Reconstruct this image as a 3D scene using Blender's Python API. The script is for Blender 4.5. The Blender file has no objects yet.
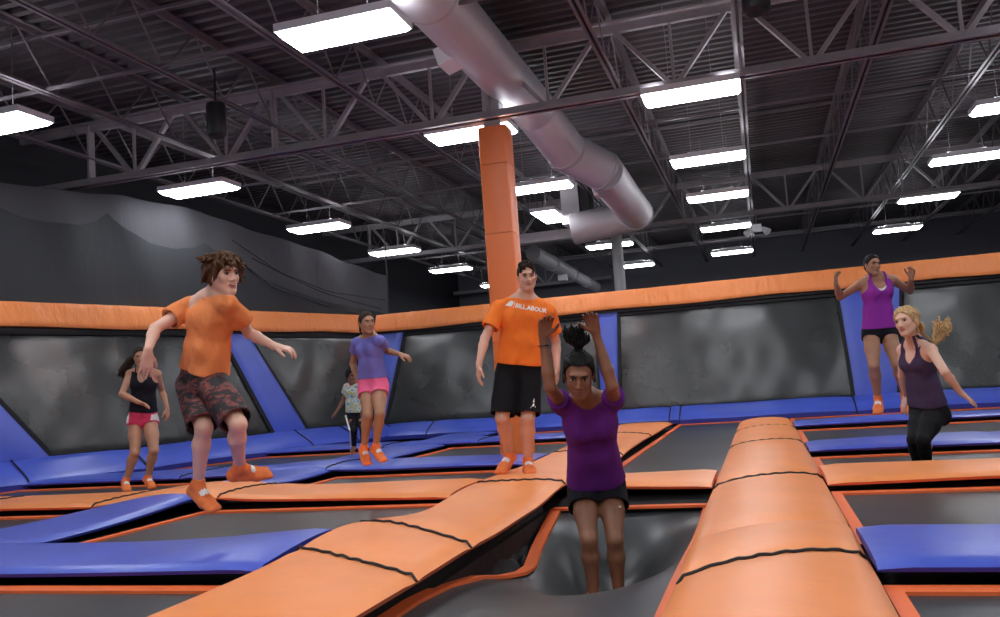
import bpy, math, random
import numpy as np
from mathutils import Vector, Matrix
from mathutils.bvhtree import BVHTree
random.seed(7)
scn = bpy.context.scene
COL = scn.collection
PI = math.pi

# ------------------------------------------------------------ camera (also used to take measurements)
FPX = 850.0; CX, CY = 500.0, 308.5
pitch, roll, yaw, CAMH = math.radians(5.24), math.radians(4.07), math.radians(16.76), .75
Fw = np.array([-math.sin(yaw)*math.cos(pitch), math.cos(yaw)*math.cos(pitch), math.sin(pitch)])
R0 = np.array([math.cos(yaw), math.sin(yaw), 0.]); U0 = np.cross(R0, Fw)
Rt = R0*math.cos(roll)-U0*math.sin(roll); Up = U0*math.cos(roll)+R0*math.sin(roll)
Cc = np.array([0, 0, CAMH])
def ray(x, y): return Fw+Rt*(x-CX)/FPX+Up*(CY-y)/FPX
def atd(x, y, D): return Cc+ray(x, y)*D
def atz(x, y, z):
    d = ray(x, y); return Cc+d*(z-CAMH)/d[2]
def aty(x, y, Y):
    d = ray(x, y); return Cc+d*Y/d[1]
cam = bpy.data.cameras.new('camera'); co = bpy.data.objects.new('camera', cam); COL.objects.link(co)
cam.sensor_width = 36; cam.lens = FPX/1000*36; cam.clip_end = 200; cam.clip_start = .05
M = Matrix([[Rt[i], Up[i], -Fw[i], Cc[i]] for i in range(3)]+[[0, 0, 0, 1]])
co.matrix_world = M; scn.camera = co

# ------------------------------------------------------------ helpers
def unit(v):
    v = np.array(v, float); return v/max(np.linalg.norm(v), 1e-9)
MATS = {}
def mat(name, col, rough=.5, metal=0., spec=.5, bump=0., bscale=20., bdist=.01, emit=None, estr=0., var=0., vscale=3., coat=0., stretch=None, det=5):
    if name in MATS: return MATS[name]
    m = bpy.data.materials.new(name); m.use_nodes = True; nt = m.node_tree; b = nt.nodes['Principled BSDF']
    b.inputs['Base Color'].default_value = (*col, 1); b.inputs['Roughness'].default_value = rough
    b.inputs['Metallic'].default_value = metal; b.inputs['Specular IOR Level'].default_value = spec
    b.inputs['Coat Weight'].default_value = coat; b.inputs['Coat Roughness'].default_value = .35
    tc = nt.nodes.new('ShaderNodeTexCoord'); mp = nt.nodes.new('ShaderNodeMapping')
    nt.links.new(tc.outputs['Object'], mp.inputs['Vector'])
    if stretch: mp.inputs['Scale'].default_value = stretch
    if bump:
        n = nt.nodes.new('ShaderNodeTexNoise'); n.inputs['Scale'].default_value = bscale; n.inputs['Detail'].default_value = det
        bp = nt.nodes.new('ShaderNodeBump'); bp.inputs['Strength'].default_value = bump; bp.inputs['Distance'].default_value = bdist
        nt.links.new(mp.outputs[0], n.inputs['Vector']); nt.links.new(n.outputs[0], bp.inputs['Height']); nt.links.new(bp.outputs[0], b.inputs['Normal'])
    if var:
        n = nt.nodes.new('ShaderNodeTexNoise'); n.inputs['Scale'].default_value = vscale; n.inputs['Detail'].default_value = 4
        r = nt.nodes.new('ShaderNodeValToRGB')
        r.color_ramp.elements[0].position = .3; r.color_ramp.elements[1].position = .7
        r.color_ramp.elements[0].color = (*[c*(1-var) for c in col], 1); r.color_ramp.elements[1].color = (*[min(1, c*(1+var)) for c in col], 1)
        nt.links.new(mp.outputs[0], n.inputs['Vector']); nt.links.new(n.outputs[0], r.inputs[0]); nt.links.new(r.outputs[0], b.inputs['Base Color'])
    if emit:
        b.inputs['Emission Color'].default_value = (*emit, 1); b.inputs['Emission Strength'].default_value = estr
    MATS[name] = m; return m

class MB:
    """collects shapes; build() links them as one mesh object"""
    def __init__(s): s.v = []; s.f = []; s.fm = []
    def add(s, vs, fs, mi=0):
        o = len(s.v); s.v += [tuple(float(c) for c in v) for v in vs]
        for f in fs: s.f.append([i+o for i in f]); s.fm.append(mi)
        return s
    def box(s, lo, hi, mi=0):
        x0, y0, z0 = lo; x1, y1, z1 = hi
        return s.add([(x0,y0,z0),(x1,y0,z0),(x1,y1,z0),(x0,y1,z0),(x0,y0,z1),(x1,y0,z1),(x1,y1,z1),(x0,y1,z1)],
              [(0,3,2,1),(4,5,6,7),(0,1,5,4),(1,2,6,5),(2,3,7,6),(3,0,4,7)], mi)
    def bar(s, a, b, w, h=None, up=(0,0,1), mi=0):
        h = h or w; a = np.array(a, float); b = np.array(b, float); d = unit(b-a); u = np.array(up, float)
        if abs(d@u) > .98: u = np.array([0, 1., 0])
        r = unit(np.cross(d, u)); u = np.cross(r, d)
        vs = [p+r*w/2*i+u*h/2*j for p in (a, b) for i, j in ((-1,-1),(1,-1),(1,1),(-1,1))]
        return s.add(vs, [(0,3,2,1),(4,5,6,7),(0,1,5,4),(1,2,6,5),(2,3,7,6),(3,0,4,7)], mi)
    def tube(s, pts, r, n=12, cap=True, mi=0):
        pts = [np.array(p, float) for p in pts]; rr = r if hasattr(r, '__len__') else [r]*len(pts)
        vs = []; fs = []; ref = None
        for i, p in enumerate(pts):
            t = unit(pts[min(i+1, len(pts)-1)]-pts[max(i-1, 0)])
            if ref is None:
                ref = np.array([0, 0, 1.]) if abs(t[2]) < .9 else np.array([1., 0, 0])
            a = unit(np.cross(t, ref)); bb = np.cross(a, t); ref = bb
            for k in range(n):
                an = 2*PI*k/n; vs.append(p+rr[i]*(a*math.cos(an)+bb*math.sin(an)))
        for i in range(len(pts)-1):
            for k in range(n):
                fs.append((i*n+k, i*n+(k+1)%n, (i+1)*n+(k+1)%n, (i+1)*n+k))
        if cap: fs.append(tuple(range(n))); fs.append(tuple(reversed(range((len(pts)-1)*n, len(pts)*n))))
        return s.add(vs, fs, mi)
    def grid(s, P, mi=0):
        n = len(P); m = len(P[0]); vs = [p for row in P for p in row]
        return s.add(vs, [(i*m+j, i*m+j+1, (i+1)*m+j+1, (i+1)*m+j) for i in range(n-1) for j in range(m-1)], mi)
    def ell(s, c, ax, r, nu=16, nv=10, mi=0):
        c = np.array(c, float); vs = []; fs = []
        for i in range(nv+1):
            th = PI*i/nv
            for j in range(nu):
                ph = 2*PI*j/nu
                vs.append(c+ax[0]*r[0]*math.sin(th)*math.cos(ph)+ax[1]*r[1]*math.sin(th)*math.sin(ph)+ax[2]*r[2]*math.cos(th))
        for i in range(nv):
            for j in range(nu): fs.append((i*nu+j, i*nu+(j+1)%nu, (i+1)*nu+(j+1)%nu, (i+1)*nu+j))
        return s.add(vs, fs, mi)
    def build(s, name, m, parent=None, smooth=False, base=None, sharp=40):
        me = bpy.data.meshes.new(name)
        base = np.array(base if base is not None else (parent.location if parent and parent.type == 'EMPTY' else (0,0,0)), float)
        if parent is not None and parent.type != 'EMPTY' and base is not None and not len(s.v) == 0:
            base = np.array(parent.get('_b', (0,0,0)), float)
        me.from_pydata([tuple(np.array(v)-base) for v in s.v], [], s.f)
        for x in (m if isinstance(m, list) else [m]): me.materials.append(x)
        if isinstance(m, list): me.polygons.foreach_set('material_index', s.fm)
        import bmesh
        bm = bmesh.new(); bm.from_mesh(me); bmesh.ops.recalc_face_normals(bm, faces=bm.faces); bm.to_mesh(me); bm.free()
        if smooth:
            me.polygons.foreach_set('use_smooth', [True]*len(me.polygons))
            me.set_sharp_from_angle(angle=math.radians(sharp))
        o = bpy.data.objects.new(name, me); COL.objects.link(o)
        if parent: o.parent = parent
        elif base.any(): o.location = base
        return o
def empty(name, loc, label, cat, group=None):
    o = bpy.data.objects.new(name, None); COL.objects.link(o); o.location = loc; o.empty_display_size = .1
    return tag(o, label, cat, group)
def tag(o, label=None, cat=None, group=None, kind=None):
    if label: o['label'] = label
    if cat: o['category'] = cat
    if group: o['group'] = group
    if kind: o['kind'] = kind
    return o
def copy_tree(o, parent=None):
    c = o.copy(); COL.objects.link(c)
    if parent: c.parent = parent
    for ch in list(o.children): copy_tree(ch, c)
    return c

# ------------------------------------------------------------ materials
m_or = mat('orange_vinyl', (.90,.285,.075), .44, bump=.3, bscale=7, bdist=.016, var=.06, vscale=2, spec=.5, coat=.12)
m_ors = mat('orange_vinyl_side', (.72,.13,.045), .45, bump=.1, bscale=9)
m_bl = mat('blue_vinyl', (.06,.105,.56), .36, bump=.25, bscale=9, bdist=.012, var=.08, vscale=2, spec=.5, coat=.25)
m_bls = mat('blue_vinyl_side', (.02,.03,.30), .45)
m_band = mat('orange_cloth_band', (.90,.27,.07), .5, bump=.8, bscale=2.2, bdist=.05, stretch=(4,4,.7))
m_bed = mat('trampoline_mesh', (.034,.038,.041), .36, bump=.15, bscale=260, bdist=.002, var=.35, vscale=.9, spec=.6)
m_wbed = mat('wall_trampoline_mesh', (.024,.027,.028), .25, det=1.2, bump=.6, bscale=1.0, bdist=.10, var=.5, vscale=.8, spec=.75)  # cloudy tone variation paints soft light reflections into the base colour
m_web = mat('orange_webbing', (.86,.16,.04), .55, bump=.2, bscale=80, bdist=.003)
m_blk = mat('black_skirt', (.008,.008,.01), .7, bump=.4, bscale=15, bdist=.02)
m_lace = mat('black_lace', (.012,.01,.014), .6)
m_deck = mat('painted_deck', (.060,.049,.056), .55, var=.15, vscale=1.2)
m_steel = mat('painted_steel', (.165,.145,.16), .5, var=.12, vscale=4)
m_gird = mat('girder_steel', (.33,.305,.325), .5, var=.12, vscale=4)
m_steel2 = mat('grey_steel', (.42,.41,.43), .45)
m_duct = mat('galvanised_duct', (.56,.53,.57), .5, metal=.1, bump=.15, bscale=3, bdist=.02)
m_white = mat('white_enamel', (.82,.82,.86), .4)
m_lamp = mat('fluorescent_lens', (.9,.9,.9), .5, emit=(.93,.96,1.), estr=15)
m_lampup = mat('fluorescent_slot', (.9,.9,.9), .5, emit=(.93,.96,1.), estr=13)
m_curt = mat('dark_curtain', (.033,.037,.043), .75, bump=.5, bscale=1.6, bdist=.06, stretch=(1,1,.4))
m_net = mat('grey_netting', (.085,.085,.097), .85, bump=.6, bscale=2.0, bdist=.08, stretch=(1,1,.4))
m_wall = mat('dark_wall', (.03,.03,.04), .8, bump=.2, bscale=5)
m_wall2 = mat('pale_fill_wall', (.34,.34,.36), .8, bump=.2, bscale=5)
m_wall3 = mat('charcoal_wall', (.19,.19,.23), .8, bump=.2, bscale=5)
m_floor = mat('concrete', (.10,.10,.105), .7, bump=.2, bscale=6, var=.2)
m_black = mat('black_plastic', (.012,.012,.014), .45)
m_lens = mat('dark_glass', (.02,.02,.03), .1)

# ------------------------------------------------------------ room shell
DZ = 5.25
X0, X1, Y0, Y1, ZF = -10.6, 9.0, -6.0, 30.0, -1.0
tag(MB().box((X0-.2,Y0-.2,ZF-.1),(X1+.2,Y1+.2,ZF)).build('floor', m_floor), kind='structure')
mb = MB(); prof = []
y = Y0; p = .20
while y < Y1:
    prof += [(y, DZ), (y+.075, DZ), (y+.10, DZ+.055), (y+.175, DZ+.055)]; y += p
prof.append((Y1, DZ))
mb.grid([[(X0,a,b),(X1,a,b)] for a, b in prof])
tag(mb.build('ceiling', m_deck), kind='structure')
tag(MB().box((X0-.2,Y0,ZF),(X0,Y1,DZ+.1)).build('wall_left', m_wall), kind='structure')
tag(MB().box((X1,Y0,ZF),(X1+.2,Y1,DZ+.1)).build('wall_right', m_wall), kind='structure')
tag(MB().box((X0-.2,Y1,ZF),(X1+.2,Y1+.2,DZ+.1)).build('wall_back', m_wall3), kind='structure')
tag(MB().box((X0-.2,Y0-.2,ZF),(X1+.2,Y0,DZ+.1)).build('wall_front', m_wall2), kind='structure')  # unseen wall, kept pale to bounce frontal fill onto the people

# ------------------------------------------------------------ roof steel
JX0, JP = -1.45, 1.55
joists = [JX0+JP*k for k in range(-5, 7)]
GZ = 4.13
ord_ = ['first', 'second', 'third', 'fourth', 'fifth', 'sixth', 'seventh', 'eighth', 'ninth', 'tenth', 'eleventh', 'twelfth']
for gi, gy in enumerate((10.1, 19.5, 28.6)):
    g = empty('roof_girder', (-1, gy, GZ),
        ['grey steel truss girder crossing the picture above the orange padded column', 'grey steel truss girder above the thin grey post behind the orange wall band', 'farthest grey steel truss girder, close to the dark rear wall'][gi], 'girder', 'truss girders under the roof')
    xe = -4.6 if gi == 2 else X1-.2
    b = MB()
    for s in (-1, 1): b.box((X0+.3, gy+s*.05-.04, GZ), (xe, gy+s*.05+.04, GZ+.02)); b.box((X0+.3, gy+s*.02-.01, GZ), (xe, gy+s*.02+.01, GZ+.11))
    b.build('bottom_chord', m_gird, g)
    b = MB()
    for s in (-1, 1): b.box((X0+.1, gy+s*.06-.05, DZ-.21), (X1-.1, gy+s*.06+.05, DZ-.19)); b.box((X0+.1, gy+s*.02-.01, DZ-.31), (X1-.1, gy+s*.02+.01, DZ-.19))
    b.build('top_chord', m_gird, g)
    for k, jx in enumerate(joists[:-1]):
        if gi == 2 and jx > -6.2: break
        mid = jx+JP/2; zt = DZ-.22; zb = GZ+.05
        MB().bar((jx+.06, gy, zt), (mid-.03, gy, zb), .05, .07, (0,1,0)).build('diagonal_web', m_gird, g)
        MB().bar((jx+JP-.06, gy, zt), (mid+.03, gy, zb), .05, .07, (0,1,0)).build('diagonal_web', m_gird, g)
        MB().bar((mid, gy, zt), (mid, gy, zb), .035, .035, (0,1,0)).build('vertical_web', m_gird, g)
        if k % 2 == 0:
            MB().bar((jx, gy-.03, zt), (jx, gy-.03, zb), .035, .06, (0,1,0)).bar((jx, gy+.03, zt), (jx, gy+.03, zb), .035, .06, (0,1,0)).build('vertical_web', m_gird, g)
JB = 4.52
for k, jx in enumerate(joists):
    where = ('the middle one, over the rounded orange lane' if abs(jx-.1) < .3 else
             '%s left of the middle one' % ord_[round((.1-jx)/JP)-1] if jx < 0 else
             '%s right of the middle one' % ord_[round((jx-.1)/JP)-1])
    g = empty('roof_joist', (jx, 12, JB), 'long grey open web roof joist, '+where, 'joist', 'open web joists under the deck')
    b = MB()
    for s in (-1, 1): b.box((jx+s*.03-.022, Y0, JB), (jx+s*.03+.022, Y1-.05, JB+.012)); b.box((jx+s*.012-.005, Y0, JB), (jx+s*.012+.005, Y1-.05, JB+.05))
    b.build('bottom_chord', m_steel, g)
    b = MB()
    for s in (-1, 1): b.box((jx+s*.035-.03, Y0, DZ-.02), (jx+s*.035+.03, Y1-.05, DZ-.003)); b.box((jx+s*.012-.005, Y0, DZ-.08), (jx+s*.012+.005, Y1-.05, DZ-.01))
    b.build('top_chord', m_steel, g)
    b = MB(); y = Y0+.1
    while y < Y1-.9:
        b.bar((jx, y, DZ-.04), (jx, y+.55, JB+.03), .018, .018, (1,0,0)); b.bar((jx, y+.55, JB+.03), (jx, y+1.1, DZ-.04), .018, .018, (1,0,0)); y += 1.1
    b.build('web', m_steel, g)
for k, (yy, zz) in enumerate([(5.2, JB+.03), (7.6, DZ-.1), (7.7, JB+.03), (12.7, JB+.03), (15.0, JB+.03), (15.2, DZ-.1), (22.5, JB+.03), (25.5, JB+.03)]):
    tag(MB().bar((joists[0], yy, zz), (joists[-1], yy, zz), .035, .035).build('bridging_bar', m_steel),
        'thin steel bar across the roof joists, %s in order of distance' % ord_[k], 'brace', 'bridging bars between the joists')

# ------------------------------------------------------------ ceiling lights
def make_light(x, y, label, rot=0):
    z = 4.06
    t = empty('ceiling_light', (x, y, z), label, 'light', 'fluorescent high bay lights')
    b = MB(); L, W = .565, .24
    b.box((x-L,y-W,z+.09),(x+L,y+W,z+.105)); b.box((x-L-.012,y-W-.012,z+.03),(x-L,y+W+.012,z+.105)); b.box((x+L,y-W-.012,z+.03),(x+L+.012,y+W+.012,z+.105))
    b.box((x-L,y-W-.012,z+.03),(x+L,y-W,z+.105)); b.box((x-L,y+W,z+.03),(x+L,y+W+.012,z+.105)); b.box((x-.3,y-.07,z+.105),(x+.3,y+.07,z+.16))
    b.build('housing', m_white, t)
    b = MB(); v = [(x-L,y-W,z+.03),(x+L,y-W,z+.03),(x+L,y+W,z+.03),(x-L,y+W,z+.03),(x-L+.03,y-W+.05,z-.012),(x+L-.03,y-W+.05,z-.012),(x+L-.03,y+W-.05,z-.012),(x-L+.03,y+W-.05,z-.012)]
    b.add(v, [(4,5,6,7),(0,1,5,4),(1,2,6,5),(2,3,7,6),(3,0,4,7),(0,1,2,3)]).build('lens', m_lamp, t)
    MB().box((x-.52,y-.21,z+.107),(x-.34,y+.21,z+.112)).box((x+.34,y-.21,z+.107),(x+.52,y+.21,z+.112)).build('uplight_slot', m_lampup, t)
    for s in (-1, 1): MB().tube([(x+s*.25,y,z+.15),(x+s*.25,y,DZ-.0)], .005, 6).build('hanger_rod', m_steel, t)
    if rot: t.rotation_euler.z = rot
    return t
rows = [('left of the fat duct', -3.36, [-4.5, -2, .6, 3.3, 6.83, 10.42, 13.93, 21.1, 25.5]),
        ('along the left curtain', -8.0, [-3.6, 0, 3.8, 7.35, 11.0, 14.7, 18.3, 22.1, 26.6]),
        ('above the rounded lane', -.5, [-4.2, -2.0, -.2,  3.2, 6.7, 10.24, 13.6, 16.65, 20.4, 24.9]),
        ('on the far right', 3.7, [-4.2, -.8, 2.8, 6.2, 9.6, 13.0, 16.1, 19.7, 24.0]),
        ('beyond the right edge', 7.4, [-4, 0, 5, 10, 15, 20])]
for nm, x, ys in rows:  # some unseen fixtures behind the camera are extras, added to light the people
    for i, y in enumerate(ys):
        make_light(x, y, 'white fluorescent ceiling light, %s nearest in the row %s' % (ord_[i], nm))
make_light(-3.8, 16.5, 'white fluorescent ceiling light turned lengthways beside the metal duct box', PI/2)

# ------------------------------------------------------------ ducts
RD = .315
du = empty('air_duct', (-2.8, 6, 4.7), 'fat round galvanised air duct snaking along the ceiling to the right of the padded column', 'duct')
B_ = atd(532,111,12.3); C_ = atd(567,152,13.0); D_ = atd(603,171,13.4); E_ = atd(636,213,16.4)
B_[0] = -2.78; A_ = np.array([-2.8, -3., B_[2]])
A1 = np.array([-2.8, 7.6, B_[2]])
def dpath(a, b, n=2): return [a+(b-a)*i/n for i in range(n+1)]
MB().tube(dpath(A_, A1, 3), RD*1.04, 32).build('duct_section', m_duct, du, True)
MB().tube(dpath(A1, B_, 3), RD, 32).build('duct_section', m_duct, du, True)
MB().tube([B_, B_*.5+C_*.5, C_, ], RD, 32).build('duct_section', m_duct, du, True)
MB().tube([C_, D_], RD, 32).build('duct_elbow', m_duct, du, True)
MB().tube([D_, E_], RD, 32).build('duct_section', m_duct, du, True)
arc = [E_+np.array([-.32*(1-math.cos(a)), .32*math.sin(a), -.0*a]) for a in np.linspace(0, PI/2, 7)]
arc += [arc[-1]+np.array([-.3, 0, -.05]), arc[-1]+np.array([-1.0, 0, -.1])]
MB().tube(arc, [RD]*len(arc), 32).build('spiral_drum', m_duct, du, True)
for i in range(14): 
    pass
b = MB()
for i in range(56):
    yy = -2+i*.18
    b.tube([(-2.8, yy, B_[2]), (-2.8, yy+.012, B_[2])], (RD*1.04+.013) if yy < 7.4 else RD+.006, 32, False)
b.build('seam_rings', m_duct, du, True)
def ring(p, d, name='clamp_band', r=RD, w=.05, m=m_steel2):
    d = unit(d); MB().tube([p-d*w/2, p+d*w/2], r+.014, 32).build(name, m, du, True)
ring(A1, A1-A_); ring(B_, B_-A1, r=RD); ring(C_, C_-B_); ring(D_, D_-C_); ring(E_, E_-D_)
for px, py, DD in ((445, 62, 9.6), (597, 192, 14.0)):
    q = atd(px, py, DD); MB().bar(q+np.array([-.05,0,-.0]), q+np.array([.35,0,.12]), .34, .2).build('supply_grille', m_white, du)
du2 = empty('air_duct', (-6.1, 24, 4.6), 'small round galvanised air duct far behind the man in the orange shirt', 'duct')
s0 = atd(533,253,22); s1 = atd(596,287,28.5)
MB().tube([s0, s0*.45+s1*.55], .2, 24).build('duct_section', m_duct, du2, True)
MB().tube([s0*.45+s1*.55, s1], .17, 24).build('duct_section', m_duct, du2, True)
for f in (.25, .55, .8):
    q = s0+(s1-s0)*f; MB().tube([q-(s1-s0)*.006, q+(s1-s0)*.006], .225 if f < .6 else .19, 24).build('clamp_band', m_steel2, du2, True)
MB().box(s0*.6+s1*.4-np.array([.12,.12,.35]), s0*.6+s1*.4+np.array([.12,.12,-.18])).build('supply_grille', m_white, du2)
p_ = aty(562,192,16.9); q_ = aty(582,224,16.9)
bx = du
MB().box((p_[0],16.7,q_[2]),(q_[0],17.3,p_[2]+.2)).build('plenum_box', m_duct, bx)
MB().box((q_[0],16.75,q_[2]+.08),(q_[0]+.2,17.25,p_[2]+.1)).build('plenum_collar', m_black, bx)
p_ = aty(513,236,18.6); q_ = aty(590,229,18.6)
cd = empty('cross_duct', (-4, 18.6, p_[2]), 'flat rectangular metal duct running crosswise just behind the padded column', 'duct')
MB().box((p_[0],18.5,p_[2]-.22),(q_[0]+.3,18.75,p_[2])).build('casing', m_duct, cd)
for xx in (p_[0]+.3, q_[0]): MB().tube([(xx,18.62,p_[2]-.02),(xx,18.62,DZ)], .012, 8).build('hanger_rod', m_steel, cd)

# ------------------------------------------------------------ column, post, speakers
cl = empty('padded_column', (-2.98, 10.25, -.2), 'tall square column wrapped in orange padding behind the man', 'column')
b = MB(); x0, x1, y0, y1 = -3.17, -2.80, 10.08, 10.42
def rbox(b, x0, x1, y0, y1, z0, z1, r=.03, n=4, mi=0):
    pts = []
    for cx_, cy_, a0 in ((x1-r,y1-r,0),(x0+r,y1-r,PI/2),(x0+r,y0+r,PI),(x1-r,y0+r,1.5*PI)):
        for i in range(n+1): a = a0+PI/2*i/n; pts.append((cx_+r*math.cos(a), cy_+r*math.sin(a)))
    m_ = len(pts); vs = [(a,c,z0) for a,c in pts]+[(a,c,z1) for a,c in pts]
    b.add(vs, [(i,(i+1)%m_,m_+(i+1)%m_,m_+i) for i in range(m_)]+[tuple(range(m_)), tuple(range(m_,2*m_))], mi)
m_colp = mat('orange_column_vinyl', (.90,.21,.045), .45, bump=.3, bscale=6, bdist=.02, coat=.15)
for z0, z1 in ((-.15,1.3),(1.306,2.66),(2.666,3.55),(3.556,4.04)):
    b = MB(); rbox(b, x0, x1, y0, y1, z0, z1); b.build('column_pad', m_colp, cl, True)
MB().box((-3.1,10.14,-1),(-2.88,10.36,DZ-.2)).build('steel_post', m_steel2, cl)
ps = empty('steel_post', (-2.94, 19.5, -1), 'slim grey steel post rising behind the orange wall band', 'post')
MB().tube([(-2.94,19.5,-1),(-2.94,19.5,4.13)], .13, 20).build('post_shaft', m_steel2, ps, True)
MB().box((-3.14,19.35,4.05),(-2.74,19.65,4.13)).build('cap_plate', m_steel, ps)
def speaker(p, r, h, label, topz=JB):
    t = empty('ceiling_loudspeaker', tuple(p), label, 'speaker')
    MB().tube([p+np.array([0,0,a*h]) for a in (0,.03,.1,.9,.97,1)], [r*.8,r*.93,r,r,r*.93,r*.7], 28).build('body', m_black, t, True)
    MB().tube([p+np.array([0,0,h*.9]), (p[0],p[1],topz+.3)], .015, 8).build('hanger', m_black, t)
    MB().tube([p+np.array([0,0,-.004]), p+np.array([0,0,.012])], r*.72, 28).build('grille', m_lens, t, True)
pp = aty(217,137,8.6); speaker(pp, .115, .42, 'black cylindrical loudspeaker hanging above the boy')
pp = aty(757,13,8.6); speaker(pp, .14, .4, 'black cylindrical loudspeaker cut by the top edge right of centre')
pp = aty(757,231,19.0)
t = empty('emergency_lamp', tuple(pp), 'small white twin headed emergency lamp under the rear girder', 'light')
MB().box(pp+np.array([-.1,-.06,-.02]), pp+np.array([.1,.06,.14])).build('housing', m_white, t)
for s in (-1, 1):
    MB().tube([pp+np.array([s*.12,-.02,.05]), pp+np.array([s*.22,-.10,-.06])], [.04,.085], 16).build('lamp_head', m_white, t, True)
MB().tube([pp+np.array([0,0,.13]), (pp[0],19.46,GZ+.02)], .015, 8).build('bracket', m_steel, t)

# ------------------------------------------------------------ court: pads
def zf(x, y):
    def g(cx_, cy_, a, sx, sy): return a*math.exp(-((x-cx_)/sx)**2-((y-cy_)/sy)**2)
    z = g(-4.75,6.3,.085,.55,.9)+g(-2.1,4.15,.05,.7,.5)-g(-2.1,5.35,.045,.6,.5)+g(-1.5,6.0,.035,.5,.6)+g(-4.95,8.7,.055,.6,.7)
    z += -g(-1.6,7.8,.05,.7,.8)-g(-1.5,4.3,.02,.4,.4)+g(-1.9,10.5,.03,.7,.9)
    z += .008*math.sin(x*2.3+1)*math.sin(y*1.9)
    return z
def pad(A, B, w, name, label, group, mats, crown=.012, th=.038, slantA=0, slantB=0, seam=True, lz=None, over=0.):
    """cushion from A to B (2D), width w; slant shifts the end edges"""
    A = np.array(A, float); B = np.array(B, float); d = unit(B-A); nrm = np.array([-d[1], d[0]])
    L = np.linalg.norm(B-A); nu = max(10, int(L/.12)); nv = 14
    rows = []
    prof = [math.copysign(abs(-1+2*j/nv)**.8, -1+2*j/nv) for j in range(nv+1)]
    base = np.array([*(A+B)/2, 0])
    for i in range(nu+1):
        u = i/nu; row = []
        es = min(u, 1-u)*L; pinch = -.012*math.exp(-(es/.05)**2)+.014*(min(1, es/.5)**.7-1)*(crown > .03)
        for v in prof:
            sl = (slantA*(1-u)+slantB*u)*v/2
            p = A+d*(L*u+sl)+nrm*w/2*v
            e = max(0, abs(v)-.93)/.07; z = zf(*p)+over+crown*(1-abs(v)**2.6)-.02*e*e+pinch*(1-.3*e)
            row.append((p[0], p[1], z))
        for v, dz in ((1.0, -th), (-1.0, -th)):
            sl = (slantA*(1-u)+slantB*u)*v/2
            p = A+d*(L*u+sl)+nrm*w/2*v*.985
            row.append((p[0], p[1], zf(*p)+over+dz))
        row.append(row[0]); rows.append(row)
    b = MB(); n = nu+1; m = len(rows[0])-1
    vs = [q for r in rows for q in r[:-1]]; fs = []; 
    b.v = vs
    for i in range(nu):
        for j in range(m):
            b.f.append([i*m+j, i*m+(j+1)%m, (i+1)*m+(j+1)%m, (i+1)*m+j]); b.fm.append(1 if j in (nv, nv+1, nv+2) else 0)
    b.f.append(list(range(m))); b.fm.append(1); b.f.append([nu*m+k for k in range(m)][::-1]); b.fm.append(1)
    t = empty(name, tuple(base), label, 'pad', group)
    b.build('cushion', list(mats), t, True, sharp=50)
    if seam:
        pts = []
        for j in range(29):
            v = -1+2*j/28
            p = A+d*(L+slantB*v/2)+nrm*w/2*v
            e = max(0, abs(v)-.93)/.07
            pts.append((p[0]+.006*math.sin(j*2.1)*d[0], p[1]+.006*math.sin(j*2.1)*d[1], zf(*p)+over+crown*(1-abs(v)**2.6)-.02*e*e-.004-.014*(crown > .03)+.003*math.sin(j*1.7)))
        MB().tube(pts, .0068, 6).build('lacing', m_lace, t, True)
    return t
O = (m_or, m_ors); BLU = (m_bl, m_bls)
# right lane R1 (convex)
r1 = [-1.6, 1.0, 3.58, 4.3, 6.28, 9.3, 11.5, 13.35]
nm1 = ['behind the viewer', 'under the viewer', 'filling the bottom edge', 'with the second seam beyond it', 'between the first and second cross pads', 'third from the far end', 'second from the far end', 'at the far end']
r1l = ['behind the photographer', 'at the bottom edge of the picture', 'short piece beyond the nearest black seam', 'long piece between two black seams', 'beyond the second black seam', 'second from the far end', 'farthest from the viewer']
for i in range(len(r1)-1):
    pad((-.03, r1[i]), (-.03, r1[i+1]), .72, 'safety_pad', 'rounded orange right lane pad, '+r1l[i], 'orange pads of the right hand lane', O, crown=.05, slantA=-.4 if i else 0, slantB=-.4 if i < 6 else 0, over=-.015, seam=i != 2)
# fold crease pads on R1: raised underlay
l1 = [-1.6, 1.2, 3.52, 4.2, 6.28, 8.9, 11.2, 13.7]
l1l = ['behind the photographer', 'leaving the bottom left of the picture', 'short piece between two black seams', 'long waving piece beside the girl in purple', 'under the feet of the man', 'beyond the man', 'farthest from the viewer']
for i in range(len(l1)-1):
    pad((-1.845, l1[i]), (-1.845, l1[i+1]), .85, 'safety_pad', 'flat orange left lane pad, '+l1l[i], 'orange pads of the left hand lane', O, crown=.018, slantA=0 if i == 0 else .5, slantB=.5 if i < 6 else 0, over=.01)
# orange cross strip C2 (Y 5.98..6.9)
c2 = [(-8.75,-7.2,'farthest left'),(-7.2,-5.55,'beside the feet of the girl in the black top'),(-5.55,-4.3,'humped over the blue pad below the boy'),(-4.3,-2.3,'between the boy and the left lane'),(-1.40,-.40,'short piece behind the girl in purple'),(.34,2.4,'in front of the blonde woman'),(2.4,4.6,'running out of the right edge')]
for a, b_, l in c2:
    pad((a,6.44),(b_,6.44), .9, 'safety_pad', 'orange cross pad, '+l, 'orange pads of the cross strip', O, seam=l.startswith(('farth','bes','hump')))
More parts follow.
